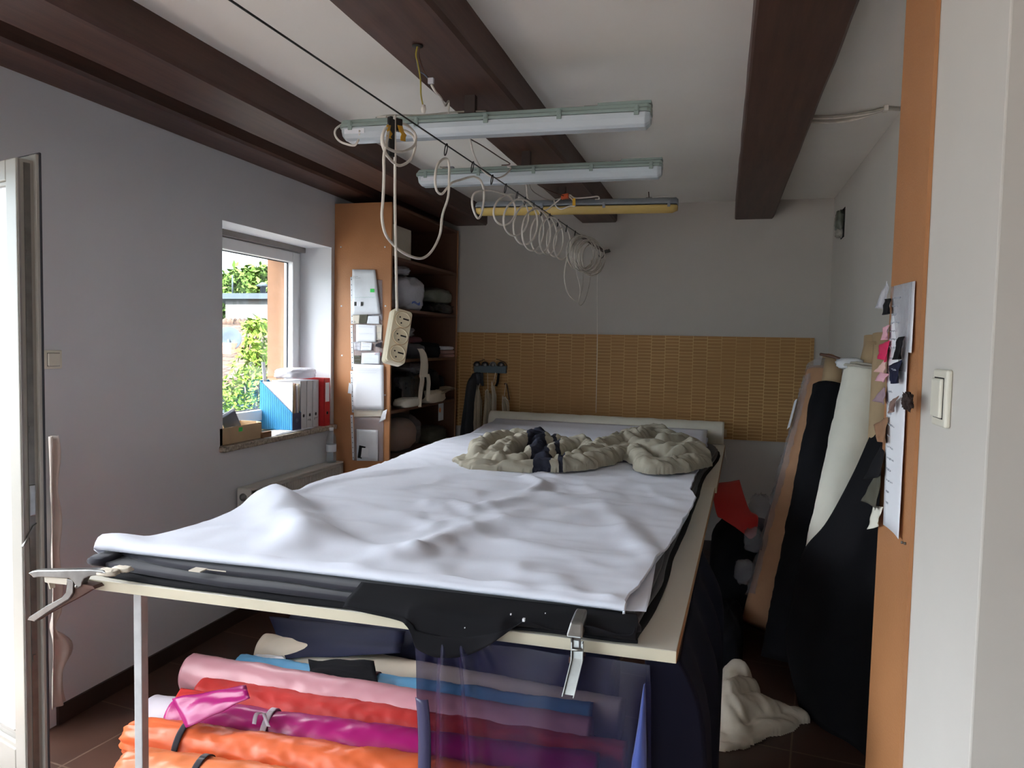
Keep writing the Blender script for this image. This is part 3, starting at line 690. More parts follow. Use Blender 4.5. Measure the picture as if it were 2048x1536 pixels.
for k, (dx, dy, zt) in enumerate(((0, .012, .31), (.004, .03, .300), (-.002, .048, .305), (.003, .066, .29), (.0, .084, .30))):
    o = MB().prism([tf(bx0+.01, by0+dy, SZ+.012), tf(bx1-.008+dx, by0+dy, SZ+.012), tf(bx1-.008+dx, by0+dy, SZ+zt), tf(bx0+.01, by0+dy, SZ+zt)], (0, .006, 0)).build('magazine', ('paper', 'card', 'rose_paper', 'paper', 'kraft')[k], smooth=False)
    tag(o, ('white sheaf standing first in the blue magazine file', 'tan brochure behind the first sheaf in the blue file', 'pinkish brochure in the middle of the blue file', 'white brochure fourth in the blue file', 'buff folder at the back of the blue file')[k], 'magazine', 'papers in the blue magazine file')
tag(MB().obox((-2.835, 4.255, SZ+.235), V((.0035, 0, 0)), V((0, .016, .0)), V((-.0, -.03, .20))).build('ruler', 'paper_cool', smooth=False, bevel=.002), 'white board standing tilted behind the blue file against the pane', 'board')
# white binder with three labelled spines
names = ('white lever arch binder next to the blue magazine file', 'white lever arch binder in the middle of the three', 'white lever arch binder beside the red binder')
for k in range(3):
    y = 4.312+k*.076; r = thing('binder', (-2.70, y+.036, SZ), names[k], 'binder', 'white binders on the window sill')
    mb = MB(); mb.box(-2.62, -2.616, y, y+.074, SZ, SZ+.315); mb.box(-2.83, -2.616, y, y+.003, SZ, SZ+.315); mb.box(-2.83, -2.616, y+.071, y+.074, SZ, SZ+.315); mb.build('cover', 'binder_white', r, smooth=False, bevel=.001)
    MB().box(-2.82, -2.63, y+.006, y+.066, SZ+.004, SZ+.295).build('pages', 'paper', r, smooth=False)
    MB().lathe([(.012, 0), (.012, .0012), (.0095, .0015)], (-2.6165, y+.038, SZ+.088), (1, 0, 0), 20).build('finger_ring', 'chrome', r)
    MB().lathe([(.0095, 0), (.0095, .001)], (-2.6152, y+.038, SZ+.088), (1, 0, 0), 20).build('finger_hole', 'hole', r)
    if k:
        mb = MB(); rnd = random.Random(k); q = V((-2.6155, y+.014, SZ+.055)); pts = []
        for i in range(15): pts.append(q+V((0, i*.0034*(1 if k == 2 else .75), rnd.uniform(-.007, .010)+.002*i*(k == 2)*.3)))
        mb.tube(spline(pts, 3), .0006, 4); mb.build('handwriting', 'ink', r)
r = thing('binder', (-2.70, 4.60, SZ), 'red lever arch binder at the far end of the sill by the shelves', 'binder')
y = 4.552; mb = MB(); mb.box(-2.585, -2.58, y, y+.074, SZ, SZ+.325); mb.box(-2.82, -2.58, y, y+.003, SZ, SZ+.325); mb.box(-2.82, -2.58, y+.071, y+.074, SZ, SZ+.325); mb.build('cover', 'binder_red', r, smooth=False, bevel=.001)
MB().box(-2.81, -2.60, y+.006, y+.066, SZ+.004, SZ+.30).build('pages', 'paper', r, smooth=False)
MB().box(-2.5802, -2.579, y+.012, y+.062, SZ+.165, SZ+.295).build('spine_label', 'paper', r, smooth=False)
MB().lathe([(.012, 0), (.012, .0012), (.0095, .0015)], (-2.580, y+.038, SZ+.088), (1, 0, 0), 20).build('finger_ring', 'chrome', r); MB().lathe([(.0095, 0), (.0095, .001)], (-2.5787, y+.038, SZ+.088), (1, 0, 0), 20).build('finger_hole', 'hole', r)
mb = lump(MB(), (-2.72, 4.42, SZ+.365), (.19, .30, .075), 3, 30, .16, 4, .6); tag(mb.build('wrapped_parcel', 'film_milky'), 'crumpled clear plastic parcel lying on top of the white binders', 'plastic bag')

# ------------------------------------------------------------------ shelf cabinet in the far left corner
cx0, cx1, cy0, cy1, cz = -2.598, -2.172, 4.71, 6.045, 2.545
cab = thing('shelf_cabinet', (-2.385, 5.38, 0), 'tall brown open shelf cabinet with orange hardboard side in the corner', 'shelf')
MB().box(cx0, cx1, cy0, cy0+.02, 0, cz).build('side_panel', 'hardboard', cab, smooth=False, bevel=.0015)
MB().box(cx0, cx1, cy1-.02, cy1, 0, cz).build('side_panel', 'hardboard', cab, smooth=False, bevel=.0015)
MB().box(cx0, cx1-.004, cy0+.02, cy1-.02, cz-.022, cz-.002).build('top_panel', 'shelf_wood', cab, smooth=False)
MB().box(cx0, cx0+.006, cy0+.02, cy1-.02, .06, cz-.022).build('back_panel', 'shelf_wood', cab, smooth=False)
SH = (2.19, 1.838, 1.482, 1.13, .79, .44, .08)
MB().box(cx0+.006, cx1-.006, cy1-.0225, cy1-.0195, .06, cz-.022).build('inner_face', 'shelf_wood', cab, smooth=False); MB().box(cx0+.006, cx1-.006, cy0+.0195, cy0+.0225, .06, cz-.022).build('inner_face', 'shelf_wood', cab, smooth=False)
for z in SH: MB().box(cx0+.006, cx1-.004, cy0+.02, cy1-.02, z-.02, z).build('shelf', 'shelf_wood', cab, smooth=False)
MB().box(cx0+.05, cx1-.03, cy0+.02, cy1-.02, 0, .06).build('plinth', 'shelf_wood', cab, smooth=False)
for (x, y) in ((660+22, 494), (770, 494), (683, 612), (771, 612), (684, 711), (770, 790)):
    p = at(x, y, 1, cy0); MB().lathe([(.006, 0), (.006, .0015), (.003, .0025)], p, (0, -1, 0), 10).build('screw_cap', 'paper', cab)
def onshelf(px, py, X, z): p = at(px, py, 0, X); return V((X, p.y, z))
tag(MB().box(-2.36, -2.30, 4.75, at(822, 480, 0, -2.30).y, SH[0], at(818, 460, 0, -2.30).z).build('white_board', 'paper_beige', smooth=False), 'pale grey board leaning inside the topmost compartment of the shelf cabinet', 'board')
def bag(nm, c, size, seed, m_, label, cat='bag', amp=.1, freq=3, e=.65, **kw):
    return tag(lump(MB(), (c[0], c[1], c[2]+size[2]/2), size, seed, 36, amp, freq, e, **kw).build(nm, m_), label, cat)
y = at(816, 600, 0, -2.28).y
r = thing('filled_bag', (-2.33, y, SH[1]), 'milky plastic bag of white goods with blue print on the second shelf', 'bag')
lump(MB(), (-2.33, y, SH[1]+.14), (.27, .37, .27), 2, 40, .09, 3.2, .55, fold=.05).build('bag', 'film_milky', r)
lump(MB(), (-2.34, y, SH[1]+.125), (.23, .32, .235), 5, 24, .08, 3, .6).build('contents', 'cloth_white', r)
lump(MB(), (-2.34, y-.04, SH[1]+.30), (.16, .16, .07), 8, 24, .22, 4, .8, flat=False).build('knot', 'film_milky', r)
mb = MB(); rnd = random.Random(4)
for k in range(7): mb.obox((-2.192+.0, y-.12+k*.022, SH[1]+.055+.006*math.sin(k)), V((.001, 0, 0)), V((0, .008, .002)), V((0, .002, .011*rnd.uniform(.5, 1.2))))
mb.build('print', 'ink_blue', r, smooth=False)
y = at(880, 612, 0, -2.26).y
bag('dark_bundle', (-2.33, y+.02, SH[1]), (.27, .45, .10), 11, 'black_plastic', 'black glossy plastic bundle under the grey-green bag on second shelf', 'bag', .14, 4, .55)
r = lump(MB(), (-2.33, y, SH[1]+.155), (.25, .42, .13), 6, 36, .08, 3, .55).build('folded_bag', 'olive_bag'); tag(r, 'grey-green folded plastic bag lying on the black bundle, second shelf', 'bag')
# third shelf
z = SH[2]; X = -2.30
def sl(px, X=-2.28): return at(px, 690, 0, X).y
bag('folded_cloth', (-2.33, sl(822)-.02, z), (.26, .34, .12), 21, 'cloth_dark', 'dark folded cloth at the near end of the third shelf', 'cloth', .06, 3, .5)
bag('folded_cloth', (-2.33, sl(820), z+.118), (.22, .28, .05), 22, 'maroon', 'maroon folded cloth on top of the dark folded cloth, third shelf', 'cloth', .08, 3, .5)
bag('plastic_wad', (-2.36, sl(822), z+.165), (.16, .22, .08), 24, 'film_milky', 'crumpled clear plastic wad on the maroon cloth, third shelf', 'plastic', .2, 4, .7)
bag('cloth_scrap', (-2.30, sl(855), z), (.22, .22, .13), 25, 'cloth_black', 'black cloth scrap in the middle of the third shelf', 'cloth', .1, 3, .6)
for k, (m_, dy, dz, lab) in enumerate((('rose_paper', .10, .0, 'pinkish pattern papers flat at the far end of the third shelf'), ('rose_paper', .06, .03, 'upper pinkish pattern paper sheaf on the third shelf'), ('paper', -.02, .062, 'white creased paper sheaf lying on the pinkish pattern papers'))):
    o = lump(MB(), (-2.31, sl(880)+dy, z+.016+dz), (.25, .34-.05*k, .032), 30+k, 30, .07, 4, .35).build('pattern_papers', m_); tag(o, lab, 'papers', 'papers on the third shelf')
tag(lump(MB(), (-2.27, sl(905)+.06, z+.02), (.12, .2, .07), 37, 24, .12, 3, .6).build('cloth_scrap', 'cloth_black'), 'small black cloth scrap at the far end of the third shelf', 'cloth')
# hanging pale strip
yh = at(848, 700, 0, -2.165).y
def strip(pl, w0, w1):
    L_ = [V((-2.162, yh+a-lerp(w0, w1, i/(len(pl)-1)), z_)) for i, (a, z_) in enumerate(pl)]; R_ = [V((-2.158, yh+a+lerp(w0, w1, i/(len(pl)-1)), z_)) for i, (a, z_) in enumerate(pl)]
    return sheet(L_, R_, 20, 6, lambda u_, v_, p: p+V((.01*math.sin(v_*6+u_*5), 0, 0)))
mb = strip([(-.09, z+.075), (-.05, z+.03), (0, z-.06), (.01, z-.14)], .05, .075)
m2 = strip([(-.05, z-.12), (-.07, z-.22), (-.075, z-.36)], .045, .008); m3 = strip([(.06, z-.12), (.075, z-.22), (.085, z-.33)], .04, .008)
for q in (m2, m3):
    i = len(mb.v); mb.v += q.v
    for f in q.f: mb.face([i+k for k in f])
tag(mb.build('fabric_offcut', 'cloth_ecru', solid=.003), 'pale forked fabric offcut hanging over the edge of the third shelf', 'cloth')
# fourth shelf
z = SH[3]
bag('filled_bag', (-2.33, at(812, 780, 0, -2.3).y, z), (.28, .42, .30), 41, 'black_plastic', 'big black glossy plastic bag at near end of the fourth shelf', 'bag', .1, 3, .6, fold=.05)
bag('plastic_wad', (-2.29, at(818, 750, 0, -2.3).y-.02, z+.235), (.2, .26, .09), 42, 'film', 'clear crinkled plastic on top of the big black bag, fourth shelf', 'plastic', .2, 4, .7)
bag('dark_sack', (-2.34, at(855, 760, 0, -2.3).y, z), (.24, .26, .28), 43, 'cloth_black', 'black cloth sack standing in the middle of the fourth shelf', 'bag', .08, 3, .6)
bag('dark_box', (-2.38, at(884, 765, 0, -2.3).y+.1, z), (.22, .3, .22), 44, 'cloth_dark', 'dark bundle at the far end of the fourth shelf', 'bundle', .04, 3, .4)
bag('rolled_cloth', (-2.22, at(818, 800, 0, -2.2).y+.02, z), (.12, .36, .075), 45, 'cloth_cream', 'cream rolled cloth at the front edge of the fourth shelf', 'cloth', .06, 3, .6)
bag('folded_cloth', (-2.22, at(868, 790, 0, -2.2).y, z), (.14, .40, .10), 46, 'cloth_ecru', 'beige folded cloth on the front edge of the fourth shelf', 'cloth', .1, 3, .6, fold=.04)
for k in range(3):
    y = at(893, 785, 0, -2.15).y; rows = []
    for i in range(7):
        rows.append([(lerp(-2.34, -2.13+.012*k, i/6), y+lerp(-.12, .11, j/6)+.03*k, z+.075+.012*k+.012*math.sin(i*.9+j*.5+k)) for j in range(7)])
    tag(MB().grid(rows).build('pattern_paper', 'kraft', solid=.0015), ('lowest curled pattern paper sticking out of the fourth shelf', 'middle curled pattern paper sticking out of the fourth shelf', 'topmost curled pattern paper sticking out of the fourth shelf')[k], 'paper', 'papers sticking out of the shelf')
y = at(884, 808, 0, -2.166).y
r = thing('price_tag', (-2.165, y, z-.15), 'white swing tag with orange dot hanging below the fourth shelf', 'tag')
MB().box(-2.1755, -2.173, y-.055, y+.055, z-.155, z-.018).build('card', 'paper_cool', r, smooth=False); MB().lathe([(.02, 0), (.02, .001)], (-2.173, y-.025, z-.07), (1, 0, 0), 20).build('dot', 'orange_dot', r)
# fifth shelf
z = SH[4]
r = thing('filled_bag', (-2.33, 4.95, z), 'large clear plastic bag of tan cloth low in the cabinet', 'bag')
yb = at(815, 870, 0, -2.25).y
lump(MB(), (-2.34, yb, z+.15), (.30, .50, .30), 51, 40, .08, 3, .75, fold=.04).build('bag', 'film', r); lump(MB(), (-2.345, yb, z+.135), (.25, .44, .25), 52, 28, .08, 3, .8).build('contents', 'tan', r)
bag('folded_cloth', (-2.30, at(868, 868, 0, -2.25).y, z), (.24, .36, .14), 53, 'olive', 'grey-brown crumpled cloth in the middle of the fifth shelf', 'cloth', .12, 3, .6)
bag('cushion', (-2.34, at(892, 850, 0, -2.3).y+.05, z), (.22, .34, .24), 54, 'maroon', 'dark maroon cushion at the far end of the fifth shelf', 'cushion', .05, 2, .7)
# ------------------------------------------------------------------ papers pinned to the cabinet side
def pin(nm, pts, m_, label, cat, off=.001, curl=.004, wr=.003, seed=0, grp='papers pinned to the cabinet side', plane=None, th=.0006):
    """a sheet pinned to an upright panel, its corners (top left, top right, bottom right, bottom left) sighted on that panel"""
    ax, val, out = plane or (1, cy0, V((0, -1, 0)))
    q = [at(x, y, ax, val)+out*off for x, y in pts]; rows = []
    for i in range(11):
        a, b = q[0].lerp(q[3], i/10), q[1].lerp(q[2], i/10); row = []
        for j in range(9):
            p = a.lerp(b, j/8); row.append(p+out*(curl*((j/8-.5)*2)**2*(i/10)+wr*(.5+.5*noise.noise(V((i*.35, j*.4, seed*3.7))))))
        rows.append(row)
    o = MB().grid(rows).build(nm, m_, solid=th); tag(o, label, cat, grp); return o, q, out
def scribble(parent, q, out, rows, m_='ink_light', off=.006, seed=0, u0=.1, u1=.9, v0=.1, v1=.9, amp=.004):
    mb = MB(); rnd = random.Random(seed)
    for k in range(rows):
        v = lerp(v0, v1, k/max(1, rows-1)); pts = []; ue = u1-rnd.uniform(0, .25); n_ = 26
        for i in range(n_+1):
            u_ = lerp(u0, ue, i/n_); p = q[0].lerp(q[3], v).lerp(q[1].lerp(q[2], v), u_); pts.append(p+out*off+V((0, 0, rnd.uniform(-amp, amp))))
        mb.tube(pts, .0005, 4)
    mb.build('handwriting', m_, parent)
for k, (y0, y1) in enumerate(((554, 648), (650, 740), (742, 825), (830, 920))):
    o, q, out = pin('perforated_strip', [(701, y0), (706, y0), (708+k*.6, y1), (702+k, y1)], 'paper_cool', ('perforated pocket edge highest on the cabinet side', 'perforated pocket edge second from the top on the cabinet side', 'perforated pocket edge below the middle of the cabinet side', 'perforated pocket edge lowest on the cabinet side')[k], 'plastic strip', .001, 0, .001, k)
    mb = MB()
    for i in range(9):
        p = q[0].lerp(q[3], (i+.5)/9).lerp(q[1].lerp(q[2], (i+.5)/9), .45); mb.lathe([(.0035, 0), (.0035, .0006)], p+out*.002, out, 8)
    mb.build('punch_holes', 'ink', o)
o, q, _ = pin('plastic_pocket', [(709, 558), (765, 560), (766, 640), (708, 646)], 'film', 'clear pocket behind the topmost paper on the cabinet side', 'plastic pocket', .001)
o, q, out = pin('pinned_paper', [(706, 539), (752, 540), (763, 628), (705, 630)], 'paper_cool', 'creased white paper with green sticker topmost on the cabinet side', 'paper', .006, .006, .010, 2)
scribble(o, q, out, 1, 'ink_green', .016, 3, .05, .95, .62, .62, .003); scribble(o, q, out, 2, 'ink', .015, 5, .05, .42, .16, .19, .002)
def dab(parent, nm, a, b, m_, off): 
    p0, p1 = at(*a, 1, cy0), at(*b, 1, cy0); MB().box(p0.x, p1.x, cy0-off, cy0-off-.0015, p0.z, p1.z).build(nm, m_, parent, smooth=False)
dab(o, 'sticker', (743, 578), (751, 585), 'green_dot', .018); dab(o, 'tape', (711, 604), (728, 612), 'hole', .017); dab(o, 'tape_label', (716, 603), (724, 613), 'paper', .0185)
o, q, _ = pin('plastic_pocket', [(707, 628), (765, 628), (767, 740), (709, 742)], 'film', 'clear pocket behind the middle notes on the cabinet side', 'plastic pocket', .001)
for nm, pts, m_, lab, off in (
    ('fabric_swatch', [(706, 630), (722, 629), (722, 647), (707, 648)], 'paper_beige', 'beige swatch in the row under the creased top paper', .004),
    ('fabric_swatch', [(720, 629), (737, 629), (735, 647), (719, 647)], 'olive', 'grey-brown swatch in the row under the creased top paper', .006),
    ('pinned_note', [(737, 632), (760, 632), (760, 648), (735, 647)], 'paper_cool', 'blank white note right of the grey-brown swatch', .005),
    ('pinned_note', [(714, 649), (754, 651), (754, 684), (714, 684)], 'paper', 'white handwritten note below the swatch row on the cabinet side', .008),
    ('pinned_note', [(753, 650), (765, 650), (764, 680), (754, 680)], 'paper_beige', 'narrow cream note beside the upper handwritten note', .005),
    ('fabric_swatch', [(708, 684), (723, 684), (722, 702), (710, 700)], 'film_milky', 'crumpled clear swatch left of the small typed card', .005),
    ('pinned_note', [(724, 684), (746, 686), (745, 701), (723, 701)], 'paper', 'small white typed card between two swatches', .009),
    ('fabric_swatch', [(753, 688), (765, 684), (764, 696), (752, 693)], 'cloth_dark', 'little dark swatch right of the small typed card', .009),
    ('fabric_swatch', [(751, 705), (763, 705), (763, 712), (751, 709)], 'hotpink', 'tiny red swatch near the lower handwritten note', .006),
    ('fabric_swatch', [(709, 711), (723, 711), (726, 728), (710, 727)], 'olive', 'dark grey swatch left of the lower handwritten note', .007),
    ('pinned_note', [(725, 706), (762, 705), (761, 728), (724, 728)], 'paper_cool', 'white note right above the long sheet on the cabinet side', .008),
    ('pinned_paper', [(708, 728), (769, 730), (770, 819), (708, 818)], 'paper', 'long white sheet with faint writing on the cabinet side', .011),
    ('pinned_paper', [(709, 818), (768, 819), (766, 833), (709, 834)], 'paper_beige', 'greyish typed strip showing under the long white sheet', .004),
    ('plastic_pocket', [(709, 834), (768, 834), (767, 922), (709, 921)], 'film', 'clear pocket hanging lowest on the cabinet side', .002),
    ('pinned_paper', [(714, 858), (757, 860), (757, 922), (715, 921)], 'paper_cool', 'white card with dark swatch lowest on the cabinet side', .005),
    ('fabric_swatch', [(720, 890), (733, 893), (725, 917), (717, 915)], 'cloth_black', 'black swatch on the lowest white card', .010),
    ('pinned_note', [(726, 895), (739, 896), (739, 915), (724, 914)], 'paper', 'small pale note over the black swatch on the lowest card', .013),
    ('tape_tag', [(768, 822), (776, 818), (773, 838), (760, 845)], 'paper', 'torn white tape tag sticking out by the lower papers', .012),
    ('tape_tag', [(700, 765), (707, 770), (706, 788), (698, 786)], 'paper_cool', 'torn white tape tag at the left of the long sheet', .012)):
    o, q, out = pin(nm, pts, m_, lab, 'swatch' if 'swatch' in nm else 'paper', off, .003, .004, len(lab))
    if 'handwrit' in lab or 'typed' in lab: scribble(o, q, out, 3, 'ink' if 'typed card' in lab else 'ink_light', .008, 7)
    if 'long white' in lab: scribble(o, q, out, 4, 'ink_light', .008, 9, .1, .95, .04, .18, .002)

# ------------------------------------------------------------------ cutting table (two tables end to end)
TZ = .88
def table(nm, c4, legs, label):
    """c4: front left, front right, back right, back left corners of the top"""
    c = sum((V((*q, 0)) for q in c4), V())/4; r = thing(nm, c, label, 'table', 'cutting tables')
    lo = [V((*q, TZ-.030)) for q in c4]; hi = [V((*q, TZ)) for q in c4]
    mb = MB().hexa(lo+hi); mb.build('table_top', 'table_top', r, smooth=False, bevel=.0015)
    cc = V((c.x, c.y, 0))
    def band(a, b, m_, nm2):
        n2 = (b-a).cross(V((0, 0, 1))).normalized()*.0012
        MB().hexa([a, b, b+n2, a+n2]+[q+V((0, 0, .029)) for q in (a, b, b+n2, a+n2)]).build(nm2, m_, r, smooth=False)
    band(lo[0], lo[1], 'table_edge', 'edge_strip'); band(lo[1], lo[2], 'ply', 'edge_strip'); band(lo[3], lo[0], 'table_edge', 'edge_strip')
    for x, y in legs: MB().box(x-.014, x+.014, y-.014, y+.014, 0, TZ-.030).build('leg', 'leg', r, smooth=False, bevel=.002)
    xs, ys = [q[0] for q in legs], [q[1] for q in legs]
    for y in (min(ys)+.5, max(ys)): MB().box(min(xs)+.014, max(xs)-.014, y-.01, y+.01, TZ-.07, TZ-.032).build('rail', 'leg', r, smooth=False)
    return r
table('cutting_table', [(-1.845, 1.815), (-.082, 1.828), (-.012, 4.05), (-1.80, 4.05)], [(-1.672, 1.86), (-.125, 1.93), (-.10, 3.95), (-1.66, 3.95)], 'near white laminate cutting table carrying the white fabric')
table('cutting_table', [(-1.80, 4.055), (-.002, 4.055), (.046, 5.835), (-1.76, 5.835)], [(-1.66, 4.2), (-.22, 4.2), (-.2, 5.7), (-1.64, 5.7)], 'far white laminate cutting table by the tiled wall under the cream roll')

# dark fabric layers on the table
def slab(outline, z0, z1, nm, m_, label, wav=.006, seed=0, dip=0):
    pl = spline([V((*p, 0)) for p in outline], 7, True); n_ = len(pl); mb = MB(); c = sum(pl, V())/n_; rows = []
    for s_, z in ((.985, z0), (1.0, z0+.002), (1.001, lerp(z0, z1, .5)), (.998, z1-.002), (.985, z1), (.93, z1)):
        row = []
        for i, p in enumerate(pl):
            q = c+(p-c)*1; d = (p-c).normalized()*(1-s_)*(p-c).length*.35
            w_ = wav*noise.noise(V((p.x*5+seed, p.y*5, seed)))
            row.append(V((q.x-d.x+w_, q.y-d.y+w_*1.5, z+.003*noise.noise(V((p.x*4, p.y*4, seed+3))))))
        rows.append(row)
    mb.grid(rows, True); e = len(mb.v)-n_; mb.face(range(e, e+n_)); mb.face(range(n_-1, -1, -1))
    return tag(mb.build(nm, m_), label, 'fabric', 'dark fabric layers on the table')
RD = [at(x, y, 2, .9) for x, y in ((1287, 1266), (1328, 1172), (1346, 1106), (1371, 1052), (1396, 988), (1406, 955), (1431, 896))]
def right_edge(dx): return [(p.x+dx, p.y+.01) for p in RD[1:]]
slab([(-1.84, 1.93), (-1.80, 1.845), (-1.5, 1.826), (-1.0, 1.823), (-.5, 1.83), (-.205, 1.838), (-.175, 1.90)]+right_edge(.004)+[(-.6, 5.70), (-1.68, 5.68), (-1.72, 4.5), (-1.78, 2.6)], .8805, .893, 'dark_fabric', 'cloth_black', 'black fabric layer lying lowest on the white table top', .004, 1)
slab([(-1.90, 1.99), (-1.87, 1.90), (-1.5, 1.842), (-1.0, 1.846), (-.5, 1.858), (-.20, 1.87), (-.185, 1.95)]+right_edge(-.010)+[(-.6, 5.62), (-1.67, 5.6), (-1.72, 4.5), (-1.79, 2.6)], .8935, .910, 'dark_fabric', 'cloth_dark', 'charcoal fabric layer in the middle of the dark stack', .006, 5)
slab([(-1.86, 2.06), (-1.80, 1.95), (-1.5, 1.895), (-1.0, 1.885), (-.5, 1.875), (-.20, 1.885), (-.20, 1.98)]+right_edge(-.022)+[(-.6, 5.6), (-1.66, 5.58), (-1.71, 4.5), (-1.77, 2.6)], .9105, .926, 'dark_fabric', 'cloth_dark', 'charcoal fabric layer directly under the white fabric', .008, 9)
lump(mb := MB(), (-1.86, 1.92, .912), (.075, .10, .034), 4, 20, .1, 4, .7); tag(mb.build('fabric_fold', 'cloth_dark'), 'charcoal rolled fabric corner sticking out behind the left clamp', 'fabric')
# black flap hanging over the front edge
low = [(690, 1212), (740, 1222), (800, 1234), (820, 1242), (832, 1262), (840, 1286), (862, 1299), (885, 1306), (920, 1307), (945, 1302), (975, 1287), (1005, 1268), (1030, 1252), (1050, 1240), (1075, 1246), (1110, 1257), (1140, 1258), (1165, 1248), (1190, 1250), (1230, 1263), (1262, 1266), (1272, 1250)]
cols = spline([at(x, y, 1, 1.806) for x, y in low], 4); rows = []
for p in cols:
    t = (p.x+.99)/.8; top = V((p.x-.01, 1.92+.0*t, .9275)); d = max(0, .90-p.z); row = []
    fr = 1.806-.018*min(1, d/.02)
    ed = V((p.x, fr+.010, .914+.003*math.sin(p.x*23)));
    pts = [top, V((p.x, 1.86, .9265+.003*math.sin(p.x*15))), ed, V((p.x, fr-.004, min(.905, p.z+.6*d+.0)) if d > 0 else (p.x, fr, .905)), V((p.x, fr-.008-.02*math.sin(max(0, (p.x+.7)*4))*(d > .03)*0, lerp(.905, p.z, .5))), V((p.x, fr-.012-.012*noise.noise(V((p.x*9, 1, 2)))*(d > .03), p.z))]
    rows.append(spline(pts, 4))
tag(MB().grid(rows).build('fabric_flap', 'cloth_black', solid=.0025), 'black fabric piece hanging over the front table edge between the clamps', 'fabric')
# lint and thread specks on it
for k, (x, y, s_) in enumerate(((1048, 1239, .006), (1022, 1228, .003), (930, 1255, .002), (1091, 1226, .002))):
    p = at(x, y, 1, 1.835 if k != 2 else 1.78); z = .931 if k != 2 else p.z
    p = at(x, y, 2, z) if k != 2 else p
    tag(MB().obox(p+V((0, -.002, 0)), V((s_*.5, 0, 0)), V((0, s_*.7, 0)), V((0, .0, s_*.6))).build('lint_scrap', 'paper', smooth=False), ('largest white lint scrap on the black flap', 'small white lint scrap up left of the largest one on the black flap', 'tiny white lint scrap low on the hanging black flap', 'tiny white lint scrap nearest the right end of the black flap')[k], 'scrap', 'lint scraps on the black fabric')
# narrow black band with pale label on the dark layers
a = at(390, 1133, 2, .93); mb = MB()
for (x0, y0, x1, y1) in ((392, 1134, 400, 1143), (400, 1136, 452, 1142)):
    p, q = at(x0, y0, 2, .931), at(x1, y1, 2, .931); mb.box(p.x, q.x, p.y, q.y, .9275, .931)
tag(mb.build('care_label', 'paper_beige', smooth=False), 'small pale sewn label on the charcoal fabric at front left', 'label')

# white fabric on top
WZ = .962
def W(x, y): p = at(x, y, 2, WZ); return V((p.x, p.y, 0))
ridges = [  # polyline (sighted), height, width, asymmetry
    ([W(515, 1000), W(548, 1010), W(590, 1045), W(600, 1080)], .050, .10),
    ([W(590, 1080), W(640, 1082), W(720, 1100), W(790, 1110), W(830, 1108)], .014, .045),
    ([W(650, 1070), W(700, 1085), W(760, 1100), W(800, 1098), W(835, 1105)], .012, .03),
    ([W(835, 1106), W(860, 1092), W(912, 1064), W(970, 1050), W(1010, 1044), W(1065, 1044), W(1130, 1053), W(1240, 1058)], .020, .05),
    ([W(860, 1008), W(905, 1006), W(945, 1018), W(1000, 1010), W(1050, 994), W(1095, 991), W(1130, 997)], .016, .045),
    ([W(1055, 955), W(1085, 967), W(1082, 975), W(1060, 985)], .018, .03),
    ([W(1196, 1010), W(1255, 1052), W(1300, 1110)], .012, .05),
    ([W(870, 1050), W(960, 1040), W(1040, 1025)], .012, .05),
    ([W(905, 1165), W(940, 1172), W(1000, 1165), W(1080, 1166), W(1150, 1178), W(1215, 1188)], .010, .03),
    ([W(1010, 1080), W(1100, 1100), W(1180, 1110), W(1290, 1115)], .010, .05),
    ([W(690, 1005), W(760, 1020), W(840, 1042)], .008, .03),
    ([W(640, 1040), W(740, 1047), W(840, 1052)], .008, .025),
    ([W(980, 925), W(1060, 940), W(1110, 955)], .010, .04),
    ([W(900, 1100), W(960, 1125), W(1030, 1130)], .008, .05),
    ([W(1050, 1150), W(1110, 1155), W(1140, 1165)], .010, .04),
    ([W(680, 1130), W(760, 1120), W(850, 1130), W(905, 1165)], .008, .05)]
dips = [([W(930, 1110), W(950, 1118)], .012, .09), ([W(1075, 1162), W(1130, 1165)], .010, .05), ([W(620, 1015), W(690, 1040), W(830, 1050)], .008, .05), ([W(1000, 1060), W(1100, 1068)], .006, .06)]
creases = [([W(600, 985), W(760, 1000), W(900, 1012)], .004, .012), ([W(700, 958), W(900, 972), W(1000, 985)], .004, .012), ([W(640, 1044), W(840, 1050)], .004, .012), ([W(1130, 975), W(1250, 985), W(1370, 990)], .004, .012), ([W(1010, 1062), W(1160, 1088), W(1290, 1096)], .004, .014)]
def white_h(p):
    q = V((p.x, p.y, 0)); z = 0
    for pl, h, w_ in ridges:
        d = polydist(q, pl)[0]
        if d < w_*2.6: z += 1.3*h*math.exp(-(d/w_)**2)*(.75+.5*noise.noise(q*6))
    for pl, h, w_ in dips:
        d = polydist(q, pl)[0]
        if d < w_*2.6: z -= h*math.exp(-(d/w_)**2)
    for pl, h, w_ in creases:
        d = polydist(q, pl)[0]
        if d < w_*2.6: z -= h*math.exp(-(d/w_)**2)
    mid = math.exp(-((p.y-3.1)/.9)**2)
    wq = q+V((noise.noise(q*2.2), noise.noise(q*2.2+V((5, 5, 0))), 0))*.25
    z += .008*mid*max(0, 1-4.5*abs(noise.noise(V((wq.x*1.9+1, wq.y*4.2, 11)))))+.006*mid*max(0, 1-4*abs(noise.noise(V((wq.x*3.5+wq.y*2, wq.y*3.2-wq.x*2, 21)))))
    z += .006*mid*noise.noise(q*5.5+V((3, 0, 0)))+.004*noise.noise(q*11)+.006*max(0, noise.noise(V((p.x*4+p.y*2, p.y*5-p.x*3, 7))))+.0025*noise.noise(V((p.x*3, p.y*16, 4)))*mid
    return z
lft = [(200, 1096), (262, 1083), (380, 1055), (480, 1020), (524, 1000), (590, 985), (640, 965), (700, 945), (760, 930), (820, 905), (885, 880), (940, 868), (968, 850)]
